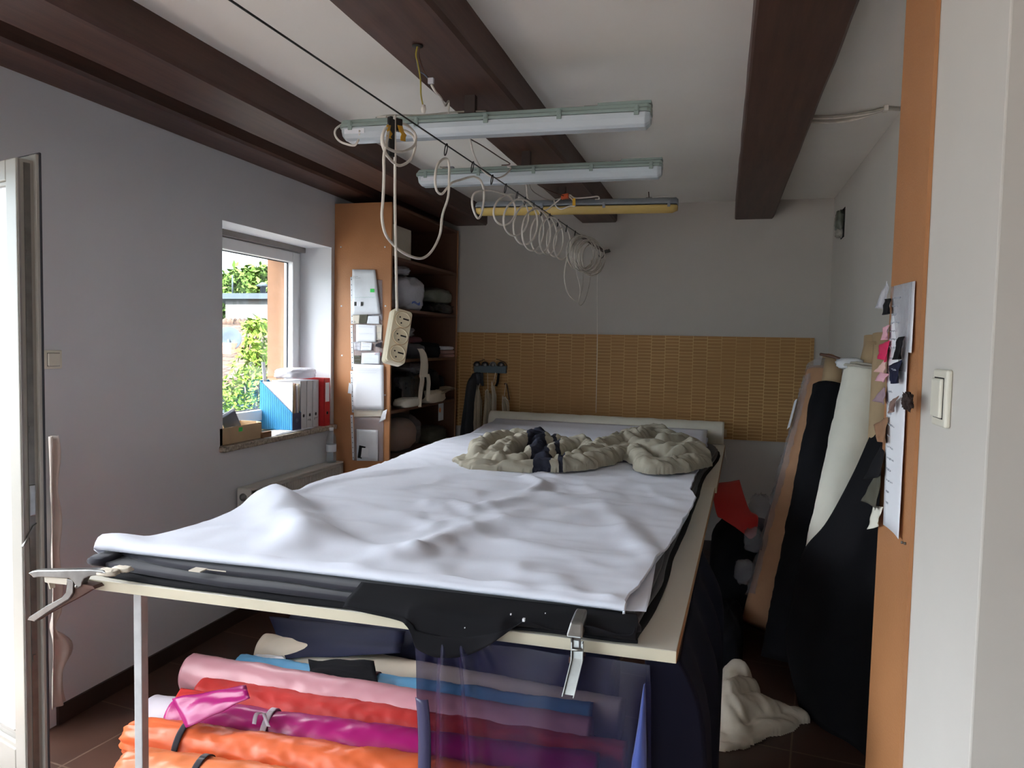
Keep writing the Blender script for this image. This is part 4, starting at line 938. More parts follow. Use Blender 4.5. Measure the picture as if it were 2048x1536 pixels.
rgt = [(1250, 1207), (1258, 1188), (1275, 1172), (1308, 1126), (1349, 1073), (1376, 1026), (1392, 994), (1379, 978), (1392, 948), (1411, 910), (1416, 872)]
def ycurve(lst, z):
    pts = [at(x, y, 2, z) for x, y in lst]; return sorted([(p.y, p.x) for p in pts])
LC, RC = ycurve(lft, WZ), ycurve(rgt, WZ-.012)
def xat(c, y):
    if y <= c[0][0]: return c[0][1]
    for (a, xa), (b, xb) in zip(c[:-1], c[1:]):
        if y <= b: return lerp(xa, xb, (y-a)/max(b-a, 1e-6))
    return c[-1][1]
YF, YK = 1.905, 5.66
rows = []; M_ = 110
prof = [(.16, .932), (.07, .9285), (.025, .930), (.008, .9345), (.0, .943), (.002, .951), (.012, .9585), (.03, .962)]
ny = 150
ys = [YF+.03+(YK-YF-.03)*(k/ny)**1.25 for k in range(1, ny+1)]
def zlin(x, y, t):  # the stack thins out to the right
    return lerp(WZ+.004, WZ-.012, t)+.016*math.exp(-((x+1.86)/.10)**2-((y-1.93)/.07)**2)
for dy, z in prof:
    row = []
    for j in range(M_+1):
        t = j/M_; x0, x1 = -1.885, xat(RC, YF+.05); x = lerp(x0, x1, t); y = YF+dy+.015*math.sin(t*3.1)+.006*noise.noise(V((x*3, 0, 0)))
        k = (z-.9285)/(.962-.9285); row.append(V((x, y, lerp(.9285, zlin(x, y, t), k)+max(0, k)*.5*white_h(V((x, y+.05, 0))))))
    rows.append(row)
for y in ys:
    row = []; x0, x1 = lerp(-1.885, xat(LC, y), min(1, max(0, (y-YF-.03)/.07))), xat(RC, y); x1 += .008*noise.noise(V((y*7, 2, 0)))
    for j in range(M_+1):
        t = j/M_; x = lerp(x0, x1, t); row.append(V((x, y+.015*math.sin(t*3.1)*max(0, 1-(y-YF)/.5), zlin(x, y, t)+white_h(V((x, y, 0))))))
    rows.append(row)
mb = MB().grid(rows)
# side skirts so the folded layers have body
nb = len(prof)
for side in (0, M_):
    sk = []
    for i in range(3, len(rows)):
        p = rows[i][side]; sk.append([p, V((p.x+(-.006 if side == 0 else .003), p.y, lerp(p.z, .928, .5) if side == 0 else p.z-.006)), V((p.x+(.012 if side == 0 else -.004), p.y, .9285 if side == 0 else p.z-.010))])
    mb.grid(sk)
o = mb.build('white_fabric', 'cloth_white'); tag(o, 'wide creased white fabric spread over the cutting table with rolled front edge', 'fabric')
# lower white layer peeping out at the right
c4 = []
L2 = [at(x, y, 2, .9275) for x, y in ((1225, 1222), (1292, 1224), (1300, 1200), (1312, 1128), (1352, 1075), (1378, 1030))]
mb = MB(); rows = []
for k, p in enumerate(L2[1:]): rows.append([V((lerp(p.x-.14, p.x, j/8), p.y+(.0 if k else .0)*j, .9268+.0045*(k > 0)+.002*math.sin(j+k))) for j in range(9)])
tag(MB().grid([spline(r_, 2) for r_ in rows]).build('lower_white_sheet', 'cloth_white', solid=.002), 'plain white sheet edge peeping out under the front right corner of the white fabric', 'fabric')
# folded white end by the roll
mb = MB(); rows = []
for i in range(22):
    t = i/21; y = lerp(5.0, 5.765, t); row = []
    for j in range(41):
        v_ = j/40; x = lerp(-1.70-.03*t, -.085, v_)
        z = .966+.010*min(1, t*5)+.012*(t > .45)*min(1, (t-.45)*6)*(1-.8*v_)+.03*max(0, t-.86)*4+.003*noise.noise(V((x*3, y*5, 1)))
        row.append((x, y+.10*(v_-.5)*-.6*(1-t), z))
    rows.append(row)
tag(mb.grid(rows).build('white_fabric_end', 'cloth_white', solid=.004), 'smooth white fabric end laid in front of the cream roll', 'fabric')
# roll of cream canvas at the far end
r = thing('fabric_roll', (-.87, 5.86, .88), 'long cream fabric roll lying across the far end of the table', 'fabric roll')
roll(MB(), (-1.80, 5.86, .972), (.035, 5.86, .966), .084, .004, 3, 36, 90, sharp=.0015).build('cloth', 'cloth_cream', r)
MB().tube([(.03, 5.86, .966), (.055, 5.86, .966)], .03, 16).build('core', 'card', r)
mb = MB()
for k in range(5):
    y = 5.80+.02*k; p = [V((.03, y, .90-.01*k)), V((.045, y-.01, .86)), V((.05+.004*k, y-.015, .80-.016*k))]; mb.tube(spline(p, 4), .0014, 4)
mb.build('loose_threads', 'cloth_cream', r)

# crumpled striped linen garment
GZ = .966
def g(x, y, z=GZ): p = at(x, y, 2, z); return (p.x, p.y)
tubes = [
    ([g(925, 922), g(960, 936), g(1020, 940), g(1090, 941), g(1150, 938), g(1200, 928), g(1250, 912), g(1300, 900)], (.075, .075), (.026, .064)),
    ([g(955, 925), g(962, 908), g(990, 897), g(1040, 893), g(1080, 893)], (.07, .08), (.07, .095)),
    ([g(985, 928), g(1010, 915), g(1045, 905), g(1078, 897)], (.07, .08), (.07, .11)),
    ([g(1060, 930), g(1075, 915), g(1082, 900), g(1078, 893)], (.06, .07), (.06, .105)),
    ([g(1085, 932), g(1105, 918), g(1130, 908), g(1160, 905)], (.06, .08), (.05, .085)),
    ([g(1090, 905), g(1130, 900), g(1165, 902), g(1180, 915)], (.06, .07), (.08, .06)),
    ([g(1120, 935), g(1160, 928), g(1200, 912), g(1235, 905)], (.05, .06), (.05, .10)),
    ([g(1185, 925), g(1225, 905), g(1270, 893), g(1320, 893)], (.09, .09), (.06, .125)),
    ([g(1260, 905), g(1300, 895), g(1345, 900), g(1385, 912)], (.09, .08), (.12, .085)),
    ([g(1268, 918), g(1285, 932), g(1300, 944), g(1350, 942), g(1400, 930)], (.065, .075), (.065, .05)),
    ([g(1275, 912), g(1310, 918), g(1350, 925), g(1395, 922)], (.08, .09), (.09, .085)),
    ([g(1330, 908), g(1370, 908), g(1395, 915)], (.08, .07), (.11, .07)),
    ([g(930, 922), g(965, 930), g(1000, 932), g(1040, 935)], (.04, .06), (.035, .055)),
    ([g(1000, 935), g(1012, 925), g(1025, 912)], (.05, .05), (.065, .075))]
tubes = [(a_, (b_[0]*.88, b_[1]*.88), c_) for a_, b_, c_ in tubes]
o = foldpile(tubes, GZ-.002, .0075, .004, 22, 2, .024).build('linen_garment', 'linen'); o.location.z += 0
q = o.modifiers.new('smooth', 'SMOOTH'); q.factor = .5; q.iterations = 1
tag(o, 'crumpled oatmeal linen garment with dark stripes lying on the white fabric', 'garment')

# spring clamps
def px_prism(mb, pts, Y, th): mb.prism([at(x, y, 1, Y) for x, y in pts], (0, th, 0)); return mb
r = thing('spring_clamp', at(165, 1160, 1, 1.80), 'steel spring clamp gripping the front left corner of the table', 'clamp')
Yc = 1.775
px_prism(MB(), [(55, 1147), (62, 1143), (75, 1141), (180, 1139.5), (205, 1142), (214, 1147), (196, 1150), (178, 1153), (168, 1158), (163, 1166), (162, 1173), (152, 1178), (147, 1165), (139, 1157), (78, 1154), (66, 1156), (62, 1151)], Yc, .026).build('upper_arm', 'chrome', r, smooth=False, bevel=.003)
mb = MB()
px_prism(mb, [(133, 1158), (143, 1160), (146, 1165), (145, 1186), (137, 1198), (100, 1221), (68, 1243), (54, 1240), (58, 1234), (92, 1212), (122, 1196), (131, 1186), (134, 1170)], Yc, .004)
px_prism(mb, [(133, 1158), (143, 1160), (146, 1165), (145, 1186), (137, 1198), (100, 1221), (68, 1243), (54, 1240), (58, 1234), (92, 1212), (122, 1196), (131, 1186), (134, 1170)], Yc+.022, .004)
px_prism(mb, [(143, 1160), (147, 1165), (146, 1187), (138, 1199), (101, 1222), (68, 1244), (66, 1240), (98, 1219), (135, 1195), (142, 1184), (143, 1166)], Yc+.003, .02)
mb.build('lower_arm', 'chrome', r, smooth=False, bevel=.0015)
px_prism(MB(), [(146, 1172), (165, 1172), (188, 1177), (160, 1194), (100, 1226), (72, 1243), (102, 1221), (140, 1197)], Yc+.008, .02).build('lower_arm_back', 'rust', r, smooth=False, bevel=.002)
p = at(152, 1173, 1, Yc); MB().lathe([(.004, -.002), (.004, .03)], p, (0, 1, 0), 12).build('pivot', 'chrome', r)
px_prism(MB(), [(88, 1154), (135, 1157), (133, 1170), (98, 1166), (101, 1178), (99, 1179), (96, 1167), (89, 1164)], Yc+.004, .018).build('taped_grip', 'paper_beige', r, smooth=False, bevel=.001)
mb = MB(); lump(mb, at(215, 1143, 1, Yc+.02), (.07, .04, .018), 3, 16, .2, 4, .6, flat=False); lump(mb, at(245, 1137, 1, Yc+.05), (.06, .03, .016), 6, 16, .2, 4, .6, flat=False); mb.build('jaw_wrapping', 'paper_beige', r)
px_prism(MB(), [(160, 1168), (185, 1172), (190, 1178), (165, 1178)], Yc+.004, .05).build('jaw_pad', 'rust', r, smooth=False)
r = thing('spring_clamp', at(1150, 1290, 1, 1.80), 'steel spring clamp hanging at the front right of the table edge', 'clamp')
t0 = at(1152, 1275, 1, 1.80); mb = MB(); k = []
hw = .014
def ch(mb, path, hw, t, depth):  # U channel along a path, open to the front
    for (a, b) in zip(path[:-1], path[1:]):
        a, b = V(a), V(b)
        for s_ in (-1, 1): mb.hexa([a+V((s_*hw-t, 0, 0)), a+V((s_*hw+t, 0, 0)), a+V((s_*hw+t, depth, 0)), a+V((s_*hw-t, depth, 0)), b+V((s_*hw-t, 0, 0)), b+V((s_*hw+t, 0, 0)), b+V((s_*hw+t, depth, 0)), b+V((s_*hw-t, depth, 0))])
        mb.hexa([a+V((-hw, depth, 0)), a+V((hw, depth, 0)), a+V((hw, depth+t, 0)), a+V((-hw, depth+t, 0)), b+V((-hw, depth, 0)), b+V((hw, depth, 0)), b+V((hw, depth+t, 0)), b+V((-hw, depth+t, 0))])
a1, a2, a3 = at(1154, 1286, 1, 1.775), at(1153, 1322, 1, 1.765), at(1135, 1395, 1, 1.735)
ch(mb, [a1, a2, a3], .0135, .0012, .014); mb.build('lower_arm', 'chrome', r, smooth=False)
b1 = at(1150, 1283, 1, 1.775); top = V((b1.x, 1.79, .938))
mb = MB(); mb.hexa([(b1.x-.022, 1.765, .905), (b1.x+.02, 1.765, .905), (b1.x+.02, 1.80, .912), (b1.x-.02, 1.80, .912), (b1.x-.014, 1.785, .938), (b1.x+.016, 1.785, .938), (b1.x+.016, 1.86, .948), (b1.x-.014, 1.86, .948)]); mb.build('upper_arm', 'chrome', r, smooth=False, bevel=.005, seg=3)
ch(m2 := MB(), [V((b1.x, 1.775, .918)), V((b1.x, 1.785, .862))], .010, .0015, .01); m2.build('spring_bracket', 'chrome', r, smooth=False)
MB().tube([at(1143, 1300, 1, 1.772), at(1165, 1300, 1, 1.772)], .0035, 10).build('pivot', 'chrome', r)
MB().box(b1.x-.016, b1.x+.016, 1.785, 1.84, TZ-.046, TZ-.031).build('jaw_pad', 'rust', r, smooth=False)

# sheer navy cloth and dark cloth hanging from the table edge
Ys = 1.80
def sheer_fn(u_, v_, p):
    g_ = math.exp(-((v_-.16)/.13)**2)      # gathered folds falling from under the black flap
    w_ = (.034*g_*math.sin((v_-.16)*44/(.55+u_*.8))+.012*math.sin(v_*17+math.sin(u_*3)*1.5)*(1-g_))*(.25+u_)+.012*noise.noise(V((v_*7, u_*2, 3)))*(.4+u_)
    return p+V((0, w_-.03*u_, 0))
xl = [at(x, y, 1, Ys-.02) for x, y in ((822, 1262), (828, 1310), (832, 1380), (838, 1440), (845, 1536), (850, 1700), (852, 1900))]
xr = [at(x, y, 1, Ys-.01) for x, y in ((1300, 1300), (1303, 1330), (1305, 1380), (1306, 1440), (1304, 1536), (1300, 1700), (1290, 1900))]
zs = [.852, .80, .70, .58, .42, .25, .06]
for k in range(7): xl[k].z = xr[k].z = zs[k]
for k in range(7): xl[k].y = Ys-.012; xr[k].y = Ys-.004
tag(sheet(xl, xr, 50, 200, sheer_fn).build('sheer_navy_cloth', 'sheer'), 'sheer navy cloth hanging from the front table edge over the rolls', 'cloth')
# doubled hem at its left side and backlit fold near the right, brightness painted in
hl = [p+V((.006, -.018-.004*k, 0)) for k, p in enumerate(xl)]; hr = [p+V((.042, -.020-.004*k, 0)) for k, p in enumerate(xl)]
tag(sheet(hl[2:], hr[2:], 30, 8, lambda u_, v_, p: p+V((.004*math.sin(u_*9), -.008*math.sin(v_*PI)-.012*u_, 0))).build('sheer_hem', 'hem', solid=.001), 'folded hem band at the left edge of the sheer navy cloth', 'cloth')
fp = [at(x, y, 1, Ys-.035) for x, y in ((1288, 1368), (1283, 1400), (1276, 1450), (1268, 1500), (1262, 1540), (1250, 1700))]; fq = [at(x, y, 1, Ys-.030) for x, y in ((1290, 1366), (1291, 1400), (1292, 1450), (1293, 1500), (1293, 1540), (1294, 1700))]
tag(sheet(fp, fq, 24, 6, lambda u_, v_, p: p+V((0, -.012*math.sin(v_*PI), 0))).build('backlit_fold', 'fold_backlit', solid=.001), 'narrow backlit fold, painted bright blue, near the right edge of the sheer navy cloth', 'cloth')
def dark_fn(u_, v_, p): return p+V((.03*math.sin(v_*9+u_*2)*u_*.4, .02*math.sin(v_*13+u_)*(.2+u_), 0))
pl = [V((-.155, 1.822, .85)), V((-.15, 1.81, .72)), V((-.15, 1.80, .5)), V((-.15, 1.80, .25)), V((-.15, 1.80, .01))]
pm = [V((-.075, 1.84, .85)), V((-.02, 1.86, .72)), V((.0, 1.88, .5)), V((.003, 1.90, .25)), V((.0, 1.9, .01))]
pr = [V((-.05, 2.9, .85)), V((.01, 2.9, .72)), V((.02, 2.95, .5)), V((.02, 2.98, .25)), V((.01, 2.98, .01))]
mb = MB(); a_ = sheet(pl, pm, 26, 14, lambda u_, v_, p: p+V((0, -.02*math.sin(v_*PI)*u_, 0))); b_ = sheet(pm, pr, 26, 40, lambda u_, v_, p: p+V((.022*math.sin(v_*22)*min(1, u_*3)*min(1, v_*5), 0, 0)))
for q in (a_, b_):
    i = len(mb.v); mb.v += q.v
    for f in q.f: mb.face([i+k for k in f])
tag(mb.build('navy_drape', 'drape', solid=.003), 'opaque navy cloth hanging round the front right corner of the table', 'cloth')

# ------------------------------------------------------------------ fabric rolls on the floor under the table
def froll(label, a, b, r, m_, seed, wr=.006, core='card', band=None, bandmat='cloth_dark', taper=None, knot=False, gather=0, sharp=0):
    a, b = V(a), V(b); mid = (a+b)/2; t = thing('fabric_roll', (mid.x, mid.y, mid.z-r), label, 'fabric roll', 'fabric rolls under the table')
    roll(MB(), a, b, r, wr, seed, 48, 150, taper=taper, gather=gather, sharp=sharp).build('cloth', m_, t)
    d = (b-a).normalized()
    if core: MB().tube([a-d*.025, a+d*.05], r*.42, 16).build('core', core, t)
    for s_ in (band or []):
        c = a+d*s_; u_ = V((0, 0, 1)); w_ = d.cross(u_).normalized(); u_ = w_.cross(d)
        ring = []
        for j in range(40):
            ph = 2*PI*j/40
            ring.append([c+d*(q+.012*math.sin(ph*1+.5))+(u_*math.cos(ph)+w_*math.sin(ph))*(r+wr*.8+.003) for q in (-.012, -.006, .006, .012)])
        ring.append(ring[0]); MB().grid(ring).build('tie_band', bandmat, t, solid=.003)
        if knot:
            kb = MB(); kc = c+V((0, -.03, r+.012))
            for sx in (-1, 1):
                p = [kc, kc+V((.015*sx, -.03, .012)), kc+V((.03*sx+.02, -.055, -.015))]; kb.grid([[q+V((0, 0, .0))-d*.008, q+d*.008] for q in spline(p, 5)])
            kb.build('bow', bandmat, t, solid=.002)
    return t
froll('pale orange satin roll nearest the front, tied with a grey band', (-1.945, 2.075, .105), (-.5, 2.17, .105), .086, 'orange', 1, .008, None, [.30], gather=.003, sharp=.005)
froll('bright orange satin roll behind the front orange roll', (-2.06, 2.23, .135), (-.4, 2.33, .130), .076, 'orange_deep', 2, .008, None, [.235], taper=(.92, 1.05), gather=.007, sharp=.006)
froll('magenta satin roll tied with a pale blue ribbon', (-1.98, 2.375, .140), (-.36, 2.485, .135), .080, 'magenta', 3, .006, None, [.40], 'lilac', knot=True, sharp=.003)
froll('pale lilac fabric roll end left of the magenta roll', (-2.17, 2.47, .085), (-1.45, 2.50, .085), .078, 'lilac', 4, .004, None)
froll('bright red fabric roll between the magenta and pink rolls', (-2.03, 2.60, .115), (-.28, 2.62, .115), .080, 'red', 5, .006, 'foam', sharp=.006)
froll('dusty pink satin roll on top of the pile', (-2.17, 2.70, .165), (-.42, 2.70, .150), .076, 'pink', 6, .005, 'card', sharp=.0025)
froll('sky blue fabric roll behind the pink roll, tied with a dark band', (-2.05, 2.87, .10), (-.45, 2.90, .10), .082, 'blue', 7, .006, None, [.66], 'maroon', sharp=.004)
froll('cream fabric roll with foam core farthest left at the back of the pile', (-2.06, 3.08, .125), (-.34, 2.985, .105), .078, 'cream_roll', 8, .006, 'foam')
froll('navy fabric roll behind the cream roll under the table', (-2.02, 3.30, .13), (-.4, 3.22, .13), .125, 'cloth_navy', 9, .010, None)
# loose magenta corner over the roll
def tri(nm, pts, m_, label, cat='cloth', k=14, amp=.01, seed=0, th=.002):
    """a small draped cloth from four corner points"""
    a, b, c, d = [V(p) for p in pts]; rows = []
    for i in range(k+1):
        u_ = i/k; rows.append([a.lerp(d, u_).lerp(b.lerp(c, u_), j/k)+V((0, -.5, 1))*amp*(noise.noise(V((u_*3, j/k*3, seed)))+.7*math.sin(PI*u_)*math.sin(PI*j/k)) for j in range(k+1)])
    return tag(MB().grid(rows).build(nm, m_, solid=th), label, cat)
S = lambda x, y, Y: at(x, y, 1, Y)
tri('satin_corner', [S(344, 1398, 2.28), S(492, 1370, 2.36), S(500, 1396, 2.28), S(372, 1456, 2.20)], 'magenta', 'loose magenta satin corner folded over the orange roll', amp=.012, seed=3)
tri('satin_corner', [S(362, 1376, 2.50), S(415, 1384, 2.48), S(412, 1398, 2.40), S(340, 1412, 2.40)], 'red', 'crimson cloth corner at the left end of the magenta roll', amp=.006, seed=8)
tri('navy_flap', [S(538, 1233, 3.22), S(812, 1262, 3.16), S(800, 1306, 2.98), S(572, 1318, 2.975)], 'cloth_navy', 'navy cloth folded over the cream roll at the back of the pile', amp=.012, seed=5)
tri('black_cloth', [S(616, 1318, 2.84), S(748, 1322, 2.84), S(756, 1366, 2.76), S(622, 1352, 2.77)], 'cloth_black', 'black cloth scrap lying over the sky blue roll', amp=.016, seed=6)
o = tri('paper_wrap', [S(512, 1308, 2.98), S(565, 1312, 2.97), S(575, 1322, 2.93), S(508, 1316, 2.94)], 'paper_cool', 'white wrapping peeping out between the cream and blue rolls', 'paper', amp=.003, seed=2)

# ------------------------------------------------------------------ fluorescent light fittings under the beams
def fitting(label, Y, xa, xb, za, zb, old=False):
    c = V(((xa+xb)/2, Y, (za+zb)/2)); r = thing('fluorescent_light', c, label, 'light fitting', 'fluorescent light fittings')
    d = V((xb-xa, 0, zb-za)); L = d.length; d.normalize(); up = d.cross(V((0, 1, 0))); up = up if up.z > 0 else -up
    yv = V((0, 1, 0)); a = c-d*L/2
    def sec(pts, s0, s1, mb, cap=True):
        k = len(pts); rows = [[a+d*s+yv*(y*sc_)+up*(z*sc2+oz) for y, z in pts] for s, sc_, sc2, oz in s0]; mb.grid(rows, True)
        i = len(mb.v)-k*len(rows); mb.face([i+q for q in range(k-1, -1, -1)]); i = len(mb.v)-k; mb.face([i+q for q in range(k)]); return mb
    hw = .052
    if not old: hp = [(-hw, 0), (hw, 0), (hw, .012), (hw*.82, .016), (hw*.80, .030), (hw*.55, .034), (-hw*.55, .034), (-hw*.80, .030), (-hw*.82, .016), (-hw, .012)]
    else: hp = [(hw*math.cos(t), .006+.042*max(0, math.sin(t))) for t in [PI*2*i/24 for i in range(24)]]
    e = .012
    mb = sec(hp, [(0, .85, .8, 0), (e, 1, 1, 0), (L-e, 1, 1, 0), (L, .85, .8, 0)], None, MB())
    if not old: mb.box(0, 0, 0, 0, 0, 0) if False else None
    mb.build('housing', 'housing_grey' if old else 'housing', r, smooth=old, bevel=0 if old else .002)
    n_ = 16; dp = [(hw*.97*math.cos(PI+PI*i/n_), -.001+(.05 if not old else .044)*math.sin(PI+PI*i/n_)*.98) for i in range(n_+1)]
    if not old: dp = [(-hw*.97, -.001), (-hw*.92, -.022), (-hw*.72, -.044), (-hw*.45, -.052), (hw*.45, -.052), (hw*.72, -.044), (hw*.92, -.022), (hw*.97, -.001)]
    sec(dp, [(.002, .75, .7, 0), (.02 if not old else .035, 1, 1, 0), (L-(.02 if not old else .035), 1, 1, 0), (L-.002, .75, .7, 0)], None, MB()).build('cover', 'diff_yellow' if old else 'diff_clear', r, smooth=old, bevel=0 if old else .003)
    for k in range(5 if not old else 4):
        s = L*(.04+.92*k/(4 if not old else 3)); q = a+d*s
        for sy in (-1, 1):
            mb = MB(); mb.obox(q+yv*(sy*(hw+.003))+up*.002, d*.009, yv*.003, up*.017); mb.obox(q+yv*(sy*(hw+.0065))+up*.010, d*.006, yv*.0025, up*.010)
            mb.build('clip', 'housing_grey' if old else 'housing', r, smooth=False, bevel=.001)
    if not old:
        top = a+up*.034
        MB().obox(top+d*(L-.10)+up*.004, d*.10, yv*hw*.6, up*.006).build('rear_cover', 'housing', r, smooth=False, bevel=.001)
        MB().obox(top+d*(L-.225)+up*.002, d*.028, yv*.02, up*.003).build('slot_plate', 'pvc_dark', r, smooth=False)
        MB().obox(a+d*.07-yv*(hw+.001)-up*.020, d*.045, yv*.001, up*.010).build('rating_label', 'paper', r, smooth=False)
        MB().lathe([(.014, 0), (.014, .014), (.009, .02)], a+up*.014, -d, 14).build('cable_gland', 'housing', r)
    t = (-1.0-a.x)/d.x; q = a+d*t+up*.033   # packing plate screwed to the beam
    MB().box(q.x-.022, q.x+.022, Y-.015, Y+.015, q.z, 2.599).build('mounting_plate', 'baseboard', r, smooth=False)
    return a, d, L, up
f1 = fitting('nearest clear-covered fluorescent fitting under the beams, by the cable coil', 2.90, -1.554, -.284, 2.492, 2.482)
f2 = fitting('middle clear-covered fluorescent fitting under the beams', 3.79, -1.585, -.311, 2.488, 2.486)
f3 = fitting('farthest fluorescent fitting with yellowed cover', 4.69, -1.560, -.285, 2.476, 2.462, True)

# ------------------------------------------------------------------ steel wire, rings and the hanging extension cord
wa, wb = V((-1.020, .60, 2.331)), V((-.927, YB, 2.357))
def wx(y): return wa.lerp(wb, (y-wa.y)/(wb.y-wa.y))
W0 = at(460, 0, 2, 2.335); wdir = (wb-W0)/(wb.y-W0.y)
def wp(y): return W0+wdir*(y-W0.y)
st_, en_ = wp(-3.9), wp(YB-.02)
r = thing('steel_wire', wp(2.0), 'black taut steel wire running along the room to an anchor on the back wall', 'wire')
MB().tube([st_, en_], .0028, 8).build('line', 'wire_black', r)
mb = MB(); q = wp(YB); mb.tube(spline([q+V((.0, -.10, 0)), q+V((.012, -.06, .012)), q+V((0, -.03, 0)), q+V((.03, -.0, .01))], 4), .006, 8); mb.tube([q+V((-.01, -.03, .0)), q+V((.03, -.03, .02))], .008, 8)
mb.tube(spline([q+V((0, -.03, 0)), q+V((-.03, -.05, -.05)), q+V((-.06, -.06, -.02))], 5), .004, 6); mb.build('anchor_hook', 'steel', r)
mb = MB(); mb.tube([wp(lerp(5.15, 5.95, k/260))+V((.010*math.cos(k*PI/5), 0, .010*math.sin(k*PI/5)-.004)) for k in range(261)], .0022, 5)
mb.build('coiled_end', 'rust', r)
MB().tube([wp(5.95)+V((0, 0, -.01)), wp(5.90)+V((.0, 0, -.012)), wp(5.1)+V((0, .0, -.012))], .003, 6).build('rust_part', 'steel', r)
def on_wire(px): # y on the wire for a sighted column
    lo, hi = 1.3, 6.0
    for _ in range(40):
        m_ = (lo+hi)/2; p = wp(m_)-V((0, 0, H)); x = 1024+F*p.dot(CR)/p.dot(CF)
        if x < px: lo = m_
        else: hi = m_
    return lo
ring_px = (892, 945, 984, 1011, 1034, 1050, 1067, 1083, 1099, 1116, 1133, 1150)
ring_y = [on_wire(x) for x in ring_px]
for y in ring_y:
    c = wp(y)-V((0, 0, .017)); o = MB().tube([c+V((.004*math.sin(t), .011*math.cos(t), .021*math.sin(t))) for t in [2*PI*i/18 for i in range(18)]], .0022, 6, True).build('curtain_ring', 'wire_black')
    tag(o, 'small black metal ring sliding on the taut wire above the white cord', 'ring', 'rings on the taut wire')
PX = wp(3).x  # upright plane through the wire
def c_(x, y, dx=0): p = at(x, y, 0, wp(on_wire(min(max(x, 770), 1200))).x+dx); return p
r = thing('extension_cord', c_(792, 700), 'white extension cord looped on the wire with a hanging three-socket block', 'extension cord')
path = [c_(794, 622, .004), c_(792, 520, .004), c_(790, 400, .006), c_(790, 300, .008), c_(789, 244, .006), c_(790, 233, 0), c_(793, 240, -.02), c_(800, 258, -.03), c_(812, 262, -.03), c_(826, 272, -.025), c_(831, 290, -.02), c_(822, 318, -.01), c_(798, 331, 0), c_(775, 312, .012), c_(764, 285, .014), c_(768, 262, .012), c_(785, 247, -.014), c_(812, 250, -.022), c_(830, 268, -.018), c_(829, 290, -.01), c_(810, 302, .02), c_(790, 303, .022), c_(768, 290, .022), c_(766, 268, .02), c_(776, 254, .02), c_(775, 275, .022), c_(768, 310, .022), c_(768, 350, .02), c_(766, 400, .012), c_(764, 435, .008), c_(772, 470, .004), c_(795, 497, -.004), c_(822, 513, 0), c_(846, 516, 0), c_(865, 500, 0), c_(880, 468, 0), c_(885, 430, 0), c_(896, 395, .004), c_(898, 360, .004), c_(898, 330, 0), c_(894, 318, -.002), c_(885, 319, -.004), c_(875, 330, -.01), c_(870, 355, -.012), c_(873, 380, -.012), c_(883, 388, -.01), c_(893, 378, -.006), c_(903, 366, .004), c_(920, 360, .004), c_(940, 354, .002), c_(950, 354, 0), c_(962, 362, 0), c_(968, 385, .003), c_(966, 415, .004), c_(960, 434, .006), c_(953, 434, .006), c_(945, 412, .006), c_(946, 392, .004), c_(958, 382, 0), c_(982, 381, 0)]
mb = MB(); mb.tube(spline(path, 6), .0046, 8); mb.build('cable', 'cable', r)
# repeating loops from ring to ring
pts = []; cen = [(998, 412, 25, 27), (1022, 425, 30, 36), (1042, 440, 30, 42), (1058, 452, 26, 44), (1073, 462, 25, 44), (1088, 468, 22, 40), (1103, 472, 20, 38), (1117, 480, 20, 36)]
n_ = len(cen)
for k in range(n_*20):
    t = k/20; i = min(int(t), n_-2); f = t-i; a = [lerp(cen[i][q], cen[i+1][q], f) for q in range(4)]; ph = -PI/2+t*2*PI
    pts.append(c_(a[0]+a[2]*math.cos(ph), a[1]+a[3]*math.sin(ph), .018*math.cos(ph*.5+1)))
pts = [c_(982, 381, 0), c_(990, 383, 0)]+pts[2:]
MB().tube(spline(pts, 2), .0046, 8).build('cable', 'cable', r)
pts = []; n_ = 13
for k in range(n_*18):
    t = k/18; cx, cy = lerp(1160, 1186, t/n_), lerp(500, 512, t/n_); ph = -PI/2+t*2*PI; wob = 4*math.sin(t*2.3)
    pts.append(c_(cx+(25+wob)*math.cos(ph), cy+(33+wob)*math.sin(ph)+4, .03*math.cos(t*1.7)))
MB().tube(pts, .0038, 6).build('cable_coil', 'cable', r)
MB().tube(spline([c_(1140, 500), c_(1131, 530), c_(1129, 560), c_(1138, 590), c_(1155, 604), c_(1158, 600), c_(1160, 575), c_(1152, 540), c_(1150, 505)], 6), .003, 6).build('cable_tail', 'cable', r)
MB().tube(spline([c_(1182, 520, .01), c_(1180, 560, .01), c_(1172, 595, .01), c_(1163, 610, .01), c_(1158, 604, .01), c_(1165, 575, .01), c_(1166, 540, .01)], 6), .003, 6).build('cable_tail', 'cable_grey', r)
# black tape and yellow ribbon where the coil is tied up
mb = MB(); q = c_(790, 246); mb.obox(q+V((0, .0, -.004)), V((.012, .020, 0)), V((.008, -.004, 0)), V((0, 0, .020))); mb.obox(c_(783, 275, .012), V((.004, .013, 0)), V((.003, -.001, 0)), V((0, 0, .058))); mb.build('black_tape', 'tape_black', r, smooth=False, bevel=.004)
def ribbon(pl, w_, dx): return MB().grid([[c_(x-w_, y, dx), c_(x+w_, y+2, dx+.004)] for x, y in pl])
ribbon([(778, 249), (776, 258), (781, 266), (777, 272), (780, 276)], 4, .022).build('yellow_ribbon', 'tape_yellow', r, solid=.001); ribbon([(800, 250), (803, 262), (808, 268), (806, 274), (806, 281)], 5, .020).build('yellow_ribbon', 'tape_yellow', r, solid=.001)
